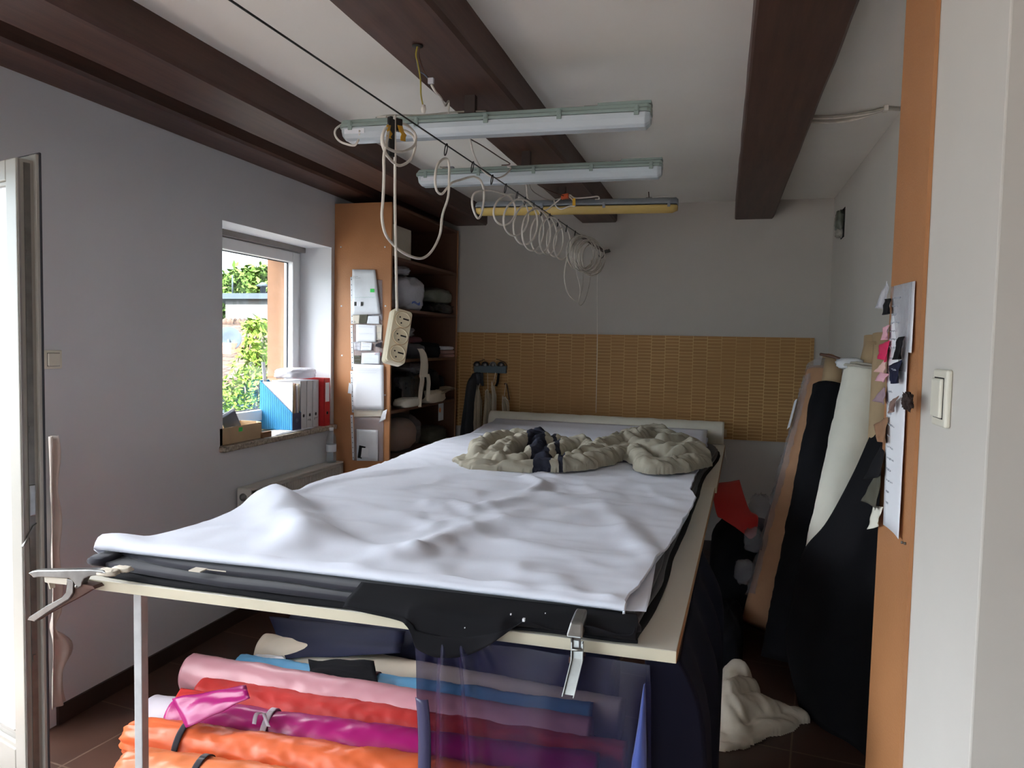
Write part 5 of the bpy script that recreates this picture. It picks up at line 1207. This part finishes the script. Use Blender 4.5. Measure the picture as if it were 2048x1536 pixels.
# socket block, its face turned to the camera side
top, bot = c_(803, 622, .004), c_(786, 728, .004); axz = (top-bot); Lb = axz.length; axz.normalize()
fwd = V((.70, -.71, .0)).normalized(); sdx = axz.cross(fwd).normalized(); fwd = sdx.cross(axz).normalized(); cb = (top+bot)/2
sdx = sdx if sdx.x > 0 else -sdx
hwb = .033; outl = []
for sx, sz in ((-1, -1), (1, -1), (1, 1), (-1, 1)):
    outl.append((sx, sz))
def bp(x, z, d_): return cb+sdx*x+axz*z+fwd*d_
mb = MB(); rad = .012; oc = []
for (sx, sz), a0 in (((1, 1), 0), ((-1, 1), PI/2), ((-1, -1), PI), ((1, -1), 1.5*PI)):
    for k in range(5): t = a0+k*PI/8; oc.append((sx*(hwb-rad)+rad*math.cos(t), sz*(Lb/2-rad)+rad*math.sin(t)))
mb.prism([bp(x, z, -.022) for x, z in oc], fwd*.030); mb.build('socket_block', 'beige_plastic', r, smooth=False, bevel=.003, seg=3)
blk = [o for o in r.children if o.name.startswith('socket_block')][0] if r.children else None
blk = bpy.data.objects['socket_block']
mb = MB(); mb.prism([bp(x*.985, z*.99, .008) for x, z in oc], fwd*.012); mb.build('cover_plate', 'beige_plastic', r, smooth=False, bevel=.003, seg=3)
for k in (-1, 0, 1):
    c0 = bp(.002, k*.0555*Lb/.176-.001, .020); so_ = MB().lathe([(.0262, -.002), (.0262, .0030), (.0244, .0034), (.0232, .0030), (.0222, .0003), (.0220, .0003)], c0, fwd, 32, capb=True); so_ = so_.build('socket', 'beige_plastic', r)
    MB().lathe([(.0284, -.0005), (.0284, .0004), (.0262, .0005)], c0, fwd, 32, False, False).build('rim_groove', 'card', so_)
    mb = MB(); mb.obox(c0+sdx*.010+axz*.003+fwd*.0005, sdx*.010, axz*.0024, fwd*.0012); mb.build('earth_slot', 'hole', so_, smooth=False)
    for x, z in ((-.011, .006), (-.004, -.0125)): MB().lathe([(.0028, -.001), (.0028, .001)], c0+sdx*x+axz*z, fwd, 12).build('pin_hole', 'hole', so_, smooth=False)
    MB().lathe([(.0008, 0), (.0008, .0005)], c0+sdx*-.015+axz*-.002, fwd, 6).build('screw', 'hole', so_)
# string from the anchor to the table
a = wp(5.92); s0 = at(1195, 545, 1, 5.93); s1 = at(1192, 825, 1, 5.93); s1.z = max(s1.z, 1.0)
tag(MB().tube(spline([a, s0, s0.lerp(s1, .5)+V((.004, 0, 0)), s1], 8), .0022, 6).build('string', 'cable', None), 'thin white string hanging down from the wire anchor to the cream roll', 'string')

# ------------------------------------------------------------------ loose electrical wires
def wire(nm, pts, rad, m_, label, parts=()):
    r_ = thing(nm, pts[0], label, 'wire'); MB().tube(spline(pts, 7), rad, 6).build('strand', m_, r_); return r_
BZ = 2.597
h0 = at(835, 91, 2, BZ)
def hp(x, y, dy=0): return at(x, y, 1, h0.y+dy)
r = wire('loose_wire', [h0, hp(832, 110, -.005), hp(836, 128), hp(841, 160), hp(842, 190), hp(847, 216)], .0028, 'wire_yellow', 'yellow-green loose wire dangling from the hole in the middle beam')
MB().lathe([(.006, 0), (.009, .012), (.006, .026)], hp(847, 226), (0, 0, 1), 10).build('end_cap', 'cable', r)
wire('loose_wire', [h0+V((.006, 0, 0)), hp(838, 112, .01), hp(846, 138, .01), hp(854, 152, .01), hp(862, 158, .01)], .0022, 'wire_brown', 'brown loose wire dangling from the hole in the middle beam')
wire('loose_wire', [h0+V((-.004, .004, 0)), hp(833, 118, .008), hp(837, 140, .008), hp(850, 150, .008), hp(860, 162, .008)], .0022, 'wire_blue', 'grey-blue loose wire dangling from the hole in the middle beam')
r = thing('wire_connector', hp(863, 162, .01), 'small clear wire connector joined to a white lead under the middle beam', 'connector')
MB().obox(hp(862, 162, .01), V((.010, 0, 0)), V((0, .006, 0)), V((0, 0, .010))).build('block', 'film_milky', r, smooth=False, bevel=.002)
e1 = f1[0]+f1[1]*.46+f1[3]*.045
MB().tube(spline([hp(863, 170, .01), hp(870, 182, .02), hp(882, 196, .2), hp(890, 212, .45), e1+V((0, 0, .05)), e1], 6), .004, 7).build('lead', 'cable', r)
tag(MB().lathe([(.018, 0), (.018, .002)], h0+V((0, 0, -.002)), (0, 0, -1), 14).build('wire_hole', 'hole'), 'dark drilled hole in the underside of the middle beam', 'hole')
# cable along the top of the first fitting and its loop at the left end
a, d, L, up = f1
r = thing('supply_cable', a, 'white supply cable looping round the left end of the nearest light fitting', 'cable')
MB().tube(spline([a+up*.014-d*.018, at(684, 249, 1, 2.88), at(671, 259, 1, 2.85), at(671, 272, 1, 2.85), at(682, 284, 1, 2.85), at(705, 291, 1, 2.85), at(713, 287, 1, 2.86), at(718, 276, 1, 2.87), a+d*.095-up*.02+V((0, -.056, 0))], 6), .0045, 7).build('loop', 'cable', r)
MB().tube(spline([a+d*.14+up*.045, a+d*.2+up*.052, a+d*.35+up*.045, a+d*.5+up*.05, a+d*.62+up*.046], 6), .0035, 7).build('top_run', 'cable_grey', r)
MB().obox(a+d*.17+up*.040, d*.02, V((0, .012, 0)), up*.008).build('connector', 'cable', r, smooth=False)
def between(nm, label, pl, rad=.0045, m_='cable'): return tag(MB().tube(spline(pl, 7), rad, 6).build(nm, m_), label, 'cable')
A1 = f1[0]+f1[1]*.50+f1[3]*.036+V((0, .03, 0)); A2 = f2[0]+f2[1]*.45+f2[3]*.036
between('link_cable', 'white cable drooping from the nearest fitting to the middle fitting', [A1, at(938, 272, 1, 3.0), at(948, 310, 1, 3.2), at(965, 340, 1, 3.4), at(990, 356, 1, 3.55), at(1010, 350, 1, 3.65), at(1022, 335, 1, 3.72), A2])
between('link_cable', 'brown cable running from the white drooping cable to the middle beam', [at(940, 278, 1, 3.02), at(965, 292, 1, 3.25), at(1000, 315, 1, 3.5), at(1020, 328, 1, 3.68), A2+V((.01, -.02, .005))], .0028, 'wire_brown')
between('link_cable', 'short cable end lying on top of the middle fitting', [at(880, 334, 1, 3.76), at(890, 336, 1, 3.76), at(905, 340, 1, 3.76), f2[0]+f2[1]*.18+f2[3]*.040], .003, 'cable_grey')
tag(MB().obox(f2[0]+f2[1]*.16+f2[3]*.042, V((.03, 0, 0)), V((0, .012, 0)), V((0, 0, .007))).build('wire_connector', 'housing_grey', smooth=False, bevel=.001), 'small grey connector on top of the middle fitting', 'connector')
B1 = f2[0]+f2[1]*.56-f2[3]*.0+V((0, .06, 0)); J = at(1130, 393, 1, 4.55)
between('link_cable', 'white cable drooping behind the middle fitting towards the orange connector', [B1, at(1053, 372, 1, 4.0), at(1056, 395, 1, 4.2), at(1070, 412, 1, 4.4), at(1090, 421, 1, 4.5), at(1108, 408, 1, 4.55), at(1122, 396, 1, 4.55)])
between('link_cable', 'thinner white cable from the middle fitting to the orange connector', [B1+V((.02, .01, 0)), at(1062, 378, 1, 4.05), at(1080, 392, 1, 4.3), at(1100, 400, 1, 4.5), at(1124, 396, 1, 4.55)], .0028, 'cable_grey')
between('link_cable', 'brown cable from the middle beam to the orange connector', [at(1068, 362, 1, 3.95), at(1080, 372, 1, 4.2), at(1100, 382, 1, 4.4), J], .0028, 'wire_brown')
between('link_cable', 'white cable running right from the orange connector along the farthest fitting', [J, at(1140, 390, 1, 4.57), at(1150, 396, 1, 4.6), at(1175, 395, 1, 4.62), at(1195, 393, 1, 4.64), at(1198, 398, 1, 4.66), at(1190, 399, 1, 4.66)])
between('link_cable', 'white cable bending down over the farthest fitting below the orange connector', [at(1108, 400, 1, 4.6), at(1112, 412, 1, 4.6), at(1122, 418, 1, 4.6), at(1140, 412, 1, 4.6), at(1150, 412, 1, 4.6), at(1147, 402, 1, 4.6), at(1138, 392, 1, 4.56)])
r = thing('wire_connector', J, 'orange wire connector with a yellow tag under the middle beam', 'connector')
MB().obox(J, V((.022, 0, .004)), V((0, .015, 0)), V((0, 0, .014))).build('block', 'orange_conn', r, smooth=False, bevel=.002)
MB().tube([J+V((-.012, 0, .012)), J+V((.0, 0, .03))], .002, 5).build('stub', 'wire_black', r)
MB().obox(at(1148, 404, 1, 4.58), V((.009, 0, 0)), V((0, .002, 0)), V((0, 0, .022))).build('tag', 'tape_yellow', r, smooth=False)
q = f3[0]+f3[1]*1.10+f3[3]*.046
r = thing('mounting_clip', q, 'small screw clip on top of the farthest light fitting', 'clip')
MB().obox(q, V((.018, 0, 0)), V((0, .012, 0)), V((0, 0, .005))).build('base', 'steel', r, smooth=False); MB().tube([q, q+V((-.004, 0, .04))], .003, 6).build('screw', 'rust', r)
between('link_cable', 'thin white cable along the top right of the farthest fitting', [q+V((.02, 0, .0)), q+V((.07, 0, .01)), q+V((.13, 0, .004)), f3[0]+f3[1]*1.25+f3[3]*.03, f3[0]+f3[1]*1.265+f3[3]*.012], .0025)
# cables pinned to the ceiling at right
y0 = at(1635, 235, 2, ZC-.01).y
r = thing('ceiling_cables', (.55, y0, ZC-.01), 'bundle of white cables pinned across the ceiling to the right wall', 'cable')
for k in range(4):
    pl = [at(1600, 232+3*k, 2, ZC-.008), at(1640, 233+4*k, 2, ZC-.012-.006*k), at(1690, 231+4*k, 2, ZC-.02-.010*k), at(1745, 223+2*k, 2, ZC-.014), at(1770, 217+k, 2, ZC-.010), at(1800, 217+k, 2, ZC-.008)]
    MB().tube(spline(pl, 6), .006, 7).build('strand', 'cable' if k % 2 else 'cable_grey', r)
p = at(1771, 218, 2, ZC-.012); MB().obox(p, V((.009, 0, 0)), V((0, .022, 0)), V((0, 0, .012))).build('clip', 'cable', r, smooth=False)
# rag stuffed in the hole high in the corner
p = at(1677, 428, 0, XR-.03); q2 = at(1677, 466, 0, XR-.03); mid = (p+q2)/2
r = thing('rag', mid, 'grey rag stuffed in the hole high in the right back corner', 'rag')
MB().obox(V((XR-.002, mid.y, mid.z)), V((.002, 0, 0)), V((0, .07, 0)), V((0, 0, .10))).build('hole', 'hole', r, smooth=False)
lump(MB(), V((XR-.022, p.y, mid.z+.03)), (.055, .13, .14), 3, 24, .25, 5, .7, flat=False).build('cloth', 'olive_bag', r); lump(MB(), V((XR-.022, p.y-.01, mid.z-.06)), (.05, .10, .06), 7, 20, .3, 5, .7, flat=False).build('cloth_end', 'cable_grey', r)

# ------------------------------------------------------------------ hanging rail with patterns on the back wall
def bw(x, y, d_=.06): return at(x, y, 1, YB-.012-d_)
a, b = bw(948, 737, .03), bw(1012, 738, .03)
r = thing('coat_rail', (a+b)/2, 'grey-blue coat rail with four round hooks on the tiled wall', 'coat rail')
MB().box(a.x, b.x, YB-.045, YB-.0125, a.z-.034, a.z+.030).build('board', 'hanger_rail', r, smooth=False, bevel=.004)
for k in range(4):
    c = a.lerp(b, (k+.5)/4)+V((0, -.02, .03)); MB().tube([c+V((.026*math.cos(t), -.012, .026*math.sin(t))) for t in [PI*1.15*i/14-.2 for i in range(15)]], .006, 8).build('hook', 'wire_black' if k != 2 else 'chrome', r)
    MB().lathe([(.014, -.012), (.017, .012), (.01, .02)], c+V((0, -.0, .004)), (0, -1, 0), 12).build('knob', 'chrome', r)
MB().tube(spline([bw(948, 742, .05), bw(947, 733, .05), bw(953, 725, .05), bw(969, 719, .05)], 5), .0025, 6).build('wire_arm', 'wire_black', r); MB().tube(spline([bw(992, 718, .05), bw(1008, 724, .05), bw(1014, 732, .05), bw(1012, 744, .05)], 5), .0025, 6).build('wire_arm', 'wire_black', r)
r = thing('coat', bw(940, 800, .12), 'dark grey coat hanging at the left of the coat rail', 'coat')
xl_ = [bw(x, y, .06) for x, y in ((949, 746), (940, 758), (936, 770), (931, 805), (925, 840), (921, 880), (919, 960))]; xr_ = [bw(x, y, .06) for x, y in ((957, 746), (960, 760), (956, 775), (954, 805), (954, 840), (955, 880), (956, 960))]
sheet(xl_, xr_, 30, 24, lambda u_, v_, p: p+V((0, -.13*math.sin(PI*v_)*min(1, u_*5+.25)+.02*math.sin(v_*14+u_*3)*u_, 0))).build('body', 'coat', r, solid=.006)
lump(MB(), bw(954, 755, .06), (.10, .12, .10), 4, 20, .1, 3, .8, flat=False).build('hood', 'coat', r)
MB().tube(spline([bw(960, 745, .06), bw(961, 758, .07), bw(963, 770, .08)], 4), .006, 6).build('strap', 'cloth_dark', r)
def hangpaper(k, top, pl, label, m_='kraft', amp=.02, d_=.08):
    n_ = len(pl); L_ = [bw(x0, y, d_+.012*k) for x0, x1, y in pl]; R_ = [bw(x1, y, d_+.012*k+.01) for x0, x1, y in pl]
    r_ = thing('pattern_pieces', bw(*top, d_), label, 'patterns', 'paper patterns on the coat rail')
    rnd = random.Random(k+3)
    for q in range(6):
        f0 = rnd.uniform(0, .62); f1_ = f0+rnd.uniform(.22, .38); n1 = len(L_); a_, b_ = [], []
        cutz = rnd.uniform(.0, .05)
        for i in range(n1):
            sw = .10*(rnd.random()-.5); l, r2 = L_[i].lerp(R_[i], max(0, f0+sw)), L_[i].lerp(R_[i], min(1.05, f1_+sw*.5)); dz = V((0, -.012*q, -cutz if i == 0 else rnd.uniform(-.02, .02)))
            a_.append(l+dz); b_.append(r2+dz+V((0, .02*(rnd.random()-.5), rnd.uniform(-.02, .02))))
        L2_, R2_ = [], []
        for i in range(n1-1):
            for t in (0, .5): L2_.append(a_[i].lerp(a_[i+1], t)); R2_.append(b_[i].lerp(b_[i+1], t)+V((.004*(i % 2), 0, 0)))
        L2_.append(a_[-1]); R2_.append(b_[-1])
        rows = [[l.lerp(r2, j/8)+V((0, amp*.6*math.sin(j*1.3+q*2+k)*(.3+i/len(L2_)), .012*rnd.uniform(-1, 1)*(i == 0))) for j in range(9)] for i, (l, r2) in enumerate(zip(L2_, R2_))]
        MB().grid(rows).build('paper', m_ if q % 3 else 'paper_beige', r_, smooth=False, solid=.0012)
    MB().tube([bw(*top, d_), bw((pl[0][0]+pl[0][1])/2, pl[0][2]+2, d_+.012*k)], .002, 5).build('string', 'cable', r_)
hangpaper(0, (962, 745), [(956, 962, 772), (951, 966, 800), (950, 965, 840), (952, 968, 900)], 'cream pattern pieces hanging leftmost beside the dark coat')
hangpaper(1, (975, 745), [(968, 984, 777), (966, 984, 800), (964, 984, 840), (962, 984, 900)], 'wide cream pattern pieces hanging in the middle of the coat rail', 'kraft', .03)
hangpaper(2, (991, 745), [(984, 990, 764), (984, 994, 790), (984, 996, 820), (984, 998, 880)], 'narrow twisted pattern pieces hanging under the third hook', 'paper_beige', .02)
hangpaper(3, (1012, 766), [(1003, 1014, 790), (998, 1018, 805), (996, 1022, 816), (994, 1027, 880)], 'torn cream pattern pieces hanging low at the right of the coat rail', 'kraft', .02)
tag(MB().grid([[bw(x-2, y, .09), bw(x+2.5, y+1, .09)] for x, y in ((997, 746), (996, 756), (995, 764), (992, 772))]).build('black_belt', 'cloth_black', solid=.006), 'black fabric belt hanging from the fourth hook of the coat rail', 'belt')
tag(MB().grid([[bw(x-2.5, y, .10), bw(x+2.5, y, .10)] for x, y in ((964, 746), (964, 760), (965, 772))]).build('grey_belt', 'coat', solid=.006), 'dark grey fabric belt hanging from the second hook of the coat rail', 'belt')
tag(MB().tube(spline([bw(1009, 768, .06), bw(1013, 768, .07), bw(1016, 782, .08), bw(1019, 800, .09)], 4), .006, 6).build('dark_strap', 'wire_brown'), 'dark brown strap on the wall peg at the right of the coat rail', 'strap')

# ------------------------------------------------------------------ orange hardboard panel with samples, at right
PXW = .378
r = thing('hardboard_panel', (.37, 1.79, 0), 'tall orange hardboard panel at the corner of the white wall, papers pinned on', 'panel')
MB().hexa([(.372, 1.634, 0), (.3795, 1.634, 0), (.3795, 1.97, 0), (.372, 1.975, 0), (.372, 1.634, ZC-.001), (.3795, 1.634, ZC-.001), (.3795, 1.892, ZC-.001), (.372, 1.894, ZC-.001)]).build('board', 'hardboard', r, smooth=False)
mb = MB(); p = at(1807, 1090, 0, .37); 
for x, y in ((1806, 1085), (1812, 1087)): q = at(x, y, 0, .372); MB().lathe([(.003, 0), (.003, .004)], q, (-1, 0, 0), 8).build('staple', 'steel', r)
def pp(x, y, o=.012): return at(x, y, 0, .372-o)
def pin2(nm, pts, m_, label, cat, off, curl=.003, wr=.002, seed=0, th=.0008): return pin(nm, pts, m_, label, cat, off*.6, curl, wr, seed, 'samples pinned to the hardboard panel', (0, .372, V((-1, 0, 0))), th)
o, q, out = pin2('sample_list', [(1792, 572), (1834, 562), (1830, 706), (1782, 700)], 'paper', 'upper half of the long white sample list on the hardboard panel', 'paper', .004)
scribble(o, q, out, 7, 'ink_light', .008, 3, .12, .6, .2, .95, .0025)
o, q, out = pin2('sample_list', [(1781, 695), (1822, 695), (1806, 1079), (1775, 1050)], 'paper', 'lower half of the long white sample list on the hardboard panel', 'paper', .007)
scribble(o, q, out, 14, 'ink_light', .011, 6, .35, .75, .06, .85, .0025)
o, q, out = pin2('plastic_sleeve', [(1791, 574), (1835, 563), (1824, 745), (1812, 742)], 'film', 'clear sleeve taped over the upper white sample list', 'plastic sleeve', .014)
for nm, pts, m_, lab, off in (
    ('plastic_scrap', [(1774, 562), (1778, 575), (1776, 620), (1758, 616)], 'film_milky', 'clear plastic scrap sticking out behind the panel edge at top', -.004),
    ('fabric_swatch', [(1779, 598), (1791, 597), (1794, 626), (1784, 630)], 'cloth_black', 'black curled swatch topmost at the left edge of the panel', .012),
    ('fabric_swatch', [(1776, 655), (1788, 650), (1789, 678), (1782, 680)], 'pink_cloth', 'pale pink curled swatch above the hot pink one', .012),
    ('fabric_swatch', [(1769, 690), (1789, 681), (1787, 725), (1774, 718)], 'hotpink', 'hot pink swatch at the left edge of the panel', .012),
    ('fabric_swatch', [(1778, 722), (1782, 721), (1788, 748), (1767, 744)], 'blush', 'blush swatch below the hot pink one', .014),
    ('fabric_swatch', [(1769, 744), (1786, 748), (1783, 765), (1768, 762)], 'pink_cloth', 'pale pink swatch under the blush one', .011),
    ('fabric_swatch', [(1776, 776), (1781, 774), (1786, 810), (1763, 803)], 'mauve', 'mauve swatch in the middle of the left panel edge', .012),
    ('fabric_swatch', [(1758, 850), (1786, 834), (1787, 888), (1774, 884)], 'brown_sw', 'tan woven swatch with frayed edge below the mauve one', .013),
    ('fabric_swatch', [(1772, 892), (1779, 905), (1780, 952), (1744, 960)], 'cloth_black', 'black triangular swatch low on the left panel edge', .013),
    ('fabric_swatch', [(1757, 955), (1772, 952), (1770, 1022), (1740, 1003)], 'olive', 'dark olive swatch with frayed edge under the black triangle', .012),
    ('fabric_swatch', [(1757, 1010), (1774, 1015), (1772, 1048), (1752, 1060)], 'cloth_cream', 'cream swatch lowest on the left panel edge', .010),
    ('fabric_swatch', [(1811, 675), (1823, 673), (1821, 718), (1809, 720)], 'cloth_black', 'black glossy swatch on the right of the sample list', .018),
    ('fabric_swatch', [(1791, 732), (1818, 720), (1816, 766), (1806, 768)], 'cloth_navy', 'dark navy pointed swatch right of the blush one', .018),
    ('fabric_swatch', [(1796, 803), (1812, 792), (1804, 822), (1799, 827)], 'taupe', 'taupe swatch with a dark fur tuft on the sample list', .018)):
    o, q, out = pin2(nm, pts, m_, lab, 'swatch' if 'swatch' in nm else 'plastic', off, .010, .006, len(lab), .0012)
q = pp(1815, 800, .022); tag(lump(MB(), q, (.016, .045, .032), 9, 24, .45, 7, .8, flat=False).build('fur_swatch', 'fur'), 'dark brown fur swatch on the right of the sample list', 'swatch')

# ------------------------------------------------------------------ rolls leaning in the right back corner
def lean(a, b, t): return V(a).lerp(V(b), t)
aA, bA = V((.235, 4.22, .0)), V((.650, 5.02, 1.60)); dA = (bA-aA).normalized()
r = thing('fabric_roll', aA, 'tall tan roll in torn plastic film leaning in the right corner', 'fabric roll', 'rolls leaning in the right corner')
roll(MB(), aA+dA*.10, aA+dA*1.68, .108, .002, 4, 36, 50).build('cloth', 'tan', r)
MB().tube([aA+dA*.16, aA+dA*1.80], .04, 16).build('core', 'card', r)
u_ = dA.cross(V((0, 1, 0))).normalized(); w_ = u_.cross(dA).normalized()
def arc(t0, t1, s0, s1, rad, n1=50, n2=22, amp=.012, seed=0):
    rows = []
    for i in range(n1+1):
        s = lerp(s0, s1, i/n1); row = []
        for j in range(n2+1):
            ph = lerp(t0, t1, j/n2); d = amp*abs(noise.noise(V((s*14, ph*3, seed))))+amp*.6*noise.noise(V((s*40, ph*6, seed)))
            row.append(aA+dA*s+(u_*math.cos(ph)+w_*math.sin(ph))*(rad+d))
        rows.append(row)
    return MB().grid(rows)
left = -1 if (u_.x > 0) else 1
ang = math.atan2(V((-.97, .12, 0)).dot(w_), V((-.97, .12, 0)).dot(u_)); sg_ = 1 if (u_*math.cos(ang+.4)+w_*math.sin(ang+.4)).y > (u_*math.cos(ang-.4)+w_*math.sin(ang-.4)).y else -1
arc(ang-.95*sg_, ang+1.2*sg_, .25, 1.62, .114, 80, 24, .02, 2).build('film_wrap', 'film', r)
rows = []
for i in range(9):
    th = PI/2*i/8; rows.append([aA+dA*(1.66+.10*math.sin(th))+(u_*math.cos(2*PI*j/30)+w_*math.sin(2*PI*j/30))*(.115*math.cos(th)+.028*math.sin(th)+.006*noise.noise(V((j*.7, i*.6, 2)))) for j in range(30)])
MB().grid(rows, True).build('film_cap', 'film', r)
o = arc(ang-.55*sg_, ang-.05*sg_, 1.26, 1.45, .132, 8, 6, .0); o.build('paper_label', 'paper', r)
for k, (s, x) in enumerate(((.42, 0), (.62, .04))): lump(MB(), aA+dA*s+V((-.17, -.03-x, 0)), (.10, .10, .13), 12+k, 18, .25, 4, .7, flat=False).build('film_tuft', 'film', r)
aB, bB = V((.395, 3.98, .0)), V((.625, 4.66, 1.60)); dB = (bB-aB).normalized()
r = thing('fabric_roll', aB, 'black fabric roll with long cardboard core leaning beside the tan roll', 'fabric roll', 'rolls leaning in the right corner')
roll(MB(), aB+dB*.02, aB+dB*1.535, .100, .012, 8, 36, 60, taper=(1.5, .86), sharp=.004).build('cloth', 'cloth_black', r)
mb = MB(); mb.tube([aB+dB*1.50, aB+dB*1.70], .048, 20, caps=False); mb.tube([aB+dB*1.70, aB+dB*1.50], .042, 20, caps=False); mb.build('core', 'card', r, solid=.002)
# canvas roll
aC, bC = V((.33, 3.46, 0)), V((.658, 3.72, 1.575)); dC = (bC-aC).normalized()
r = thing('fabric_roll', aC, 'white canvas roll with open frayed top leaning in the right corner', 'fabric roll', 'rolls leaning in the right corner')
roll(MB(), aC+dC*.66, aC+dC*1.57, .108, .005, 12, 40, 60, taper=(.75, .98), sharp=.003).build('cloth', 'cloth_cream', r)
mb = MB(); uu = dC.cross(V((0, 1, 0))).normalized(); ww = uu.cross(dC).normalized()
for rr, ss in ((.119, 1.57), (.10, 1.585), (.08, 1.58)): mb.tube([aC+dC*(ss+.006*noise.noise(V((j*.8, rr*30, 0))))+(uu*math.cos(2*PI*j/32)+ww*math.sin(2*PI*j/32))*rr for j in range(32)], .006, 6, True)
mb.build('frayed_edge', 'cable_grey', r)
MB().lathe([(.05, 1.50), (.05, 1.70)], aC, dC, 20).build('core', 'card', r)
lump(MB(), aC+dC*1.60+V((-.09, -.02, .01)), (.12, .05, .05), 5, 18, .25, 5, .7, flat=False).build('tied_label', 'paper_cool', r)
MB().tube(spline([aC+dC*1.60+V((-.12, -.01, .02)), aC+dC*1.60+V((-.16, .0, .035)), aC+dC*1.60+V((-.21, .05, .045))], 5), .007, 6).build('twist_tie', 'wire_brown', r)
for k, (tp, ln, rd, lab) in enumerate((((1746, 672, 4.05), 1.69, .038, 'plain cardboard tube standing behind the white canvas roll'), ((1770, 668, 3.72), 1.70, .048, 'split wide cardboard tube beside the hardboard panel edge'), ((1771, 690, 3.56), 1.62, .046, 'torn cardboard tube end just left of the hardboard panel'))):
    p = at(tp[0], tp[1], 1, tp[2]); b0 = V((p.x-.06, p.y-.25, .0)); dd = (p-b0).normalized()
    r = thing('cardboard_tube', b0, lab, 'tube', 'cardboard tubes in the right corner')
    LL = (p-b0).length; mb = MB(); n_ = 24; rows = []
    for i in range(13):
        row = []
        for j in range(n_):
            ph = 2*PI*j/n_; s = LL*i/12-(.05*max(0, noise.noise(V((math.cos(ph)*1.5, math.sin(ph)*1.5, k*5))))*(k == 2) if i == 12 else 0)
            u1 = dd.cross(V((0, 1, 0))).normalized(); w1 = u1.cross(dd); row.append(b0+dd*s+(u1*math.cos(ph)+w1*math.sin(ph))*rd)
        rows.append(row)
    mb.grid(rows, True); mb.build('wall', 'card', r, solid=.005)
# grey-white cloth behind the canvas and the big black cloth in front
tl = [at(x, y, 1, Y) for x, y, Y in ((1748, 742, 4.05), (1728, 835, 4.0), (1690, 945, 3.92), (1640, 1080, 3.84), (1615, 1180, 3.80))]; tr = [at(x, y, 1, Y) for x, y, Y in ((1776, 735, 3.92), (1776, 835, 3.88), (1774, 945, 3.82), (1770, 1080, 3.76), (1766, 1180, 3.72))]
def gfn(u_, v_, p): return p+V((0, -.05*math.sin(PI*min(1, v_*1.3))+.012*math.sin(v_*16+u_*2), 0))
tag(sheet(tl, tr, 30, 24, gfn).build('canvas_cloth', 'cloth_ecru', solid=.004), 'unbleached canvas cloth hanging behind the white canvas roll', 'cloth')
tl = [at(x, y, 1, Y) for x, y, Y in ((1768, 812, 3.52), (1738, 878, 3.48), (1705, 952, 3.43), (1654, 1046, 3.37), (1608, 1104, 3.42), (1588, 1190, 3.46), (1572, 1290, 3.50))]; tl.append(V((.39, 3.53, .004)))
tr = [V((.74, lerp(3.40, 3.02, k/7), lerp(1.42, .004, k/7))) for k in range(8)]
def bfn(u_, v_, p): return p+V((0, -.06*math.sin(PI*v_)*(1-u_*.3)+.03*math.sin(v_*11+u_*2.5)*(.2+u_)*(1-u_*.3), 0))
tag(sheet(tl, tr, 50, 40, bfn).build('black_cloth', 'cloth_black', solid=.004), 'large black cloth draped over the leaning rolls down to the floor', 'cloth')
# black sack with red cloth, behind the table
bag('black_sack', (.17, 4.85, 0), (.40, .55, .60), 61, 'cloth_black', 'black full sack standing on the floor behind the right table edge', 'sack', .06, 2, .6)
bag('dark_bundle', (.085, 4.12, 0), (.15, .60, .24), 63, 'cloth_black', 'low dark cloth bundle on the floor at the foot of the tan roll', 'bundle', .08, 3, .6)
R_ = lambda x, y, Y: at(x, y, 1, Y)
rows = [[R_(1424, 972, 4.80), R_(1440, 966, 4.84), R_(1458, 964, 4.86), R_(1479, 960, 4.86)], [R_(1427, 1000, 4.62), R_(1448, 996, 4.62), R_(1470, 994, 4.64), R_(1489, 994, 4.66)], [R_(1434, 1030, 4.54), R_(1456, 1026, 4.54), R_(1480, 1024, 4.55), R_(1500, 1022, 4.58)], [R_(1442, 1036, 4.52), R_(1464, 1046, 4.50), R_(1492, 1046, 4.50), R_(1516, 1034, 4.54)], [R_(1466, 1048, 4.50), R_(1484, 1064, 4.48), R_(1500, 1078, 4.47), R_(1512, 1070, 4.50)]]
rows = [spline(q, 5) for q in rows]; rows = [list(q) for q in zip(*[spline(c, 5) for c in zip(*rows)])]
tag(MB().grid(rows).build('red_cloth', 'red', solid=.004), 'red folded cloth draped over the black sack behind the table', 'cloth')
r = lump(MB(), at(1520, 1020, 1, 4.75), (.12, .14, .22), 71, 26, .2, 4, .7, flat=False).build('plastic_bag', 'film'); tag(r, 'crumpled clear plastic bag between the red cloth and the tan roll', 'plastic bag')
# dark rag and cream cloth on the floor
def fl(x, y): p = at(x, y, 2, 0); return (p.x, p.y)
o = foldpile([([fl(1435, 1492), fl(1445, 1450), fl(1455, 1420), fl(1470, 1400)], (.05, .08), (.02, .17)), ([fl(1455, 1445), fl(1480, 1425), fl(1500, 1420)], (.07, .05), (.17, .13)), ([fl(1470, 1455), fl(1510, 1440), fl(1550, 1435), fl(1595, 1440)], (.08, .05), (.13, .035)), ([fl(1460, 1470), fl(1500, 1465), fl(1540, 1458), fl(1580, 1450)], (.07, .05), (.06, .03)), ([fl(1440, 1490), fl(1470, 1485), fl(1510, 1472)], (.06, .05), (.02, .03)), ([fl(1480, 1440), fl(1490, 1462), fl(1505, 1475)], (.05, .05), (.10, .02)), ([fl(1448, 1440), fl(1460, 1470), fl(1470, 1485)], (.05, .06), (.16, .03))], .001, .008, .005, 18, 6, .016).build('cream_cloth', 'cloth_ecru')
tag(o, 'cream cloth crumpled on the dark floor beside the navy drape', 'cloth')
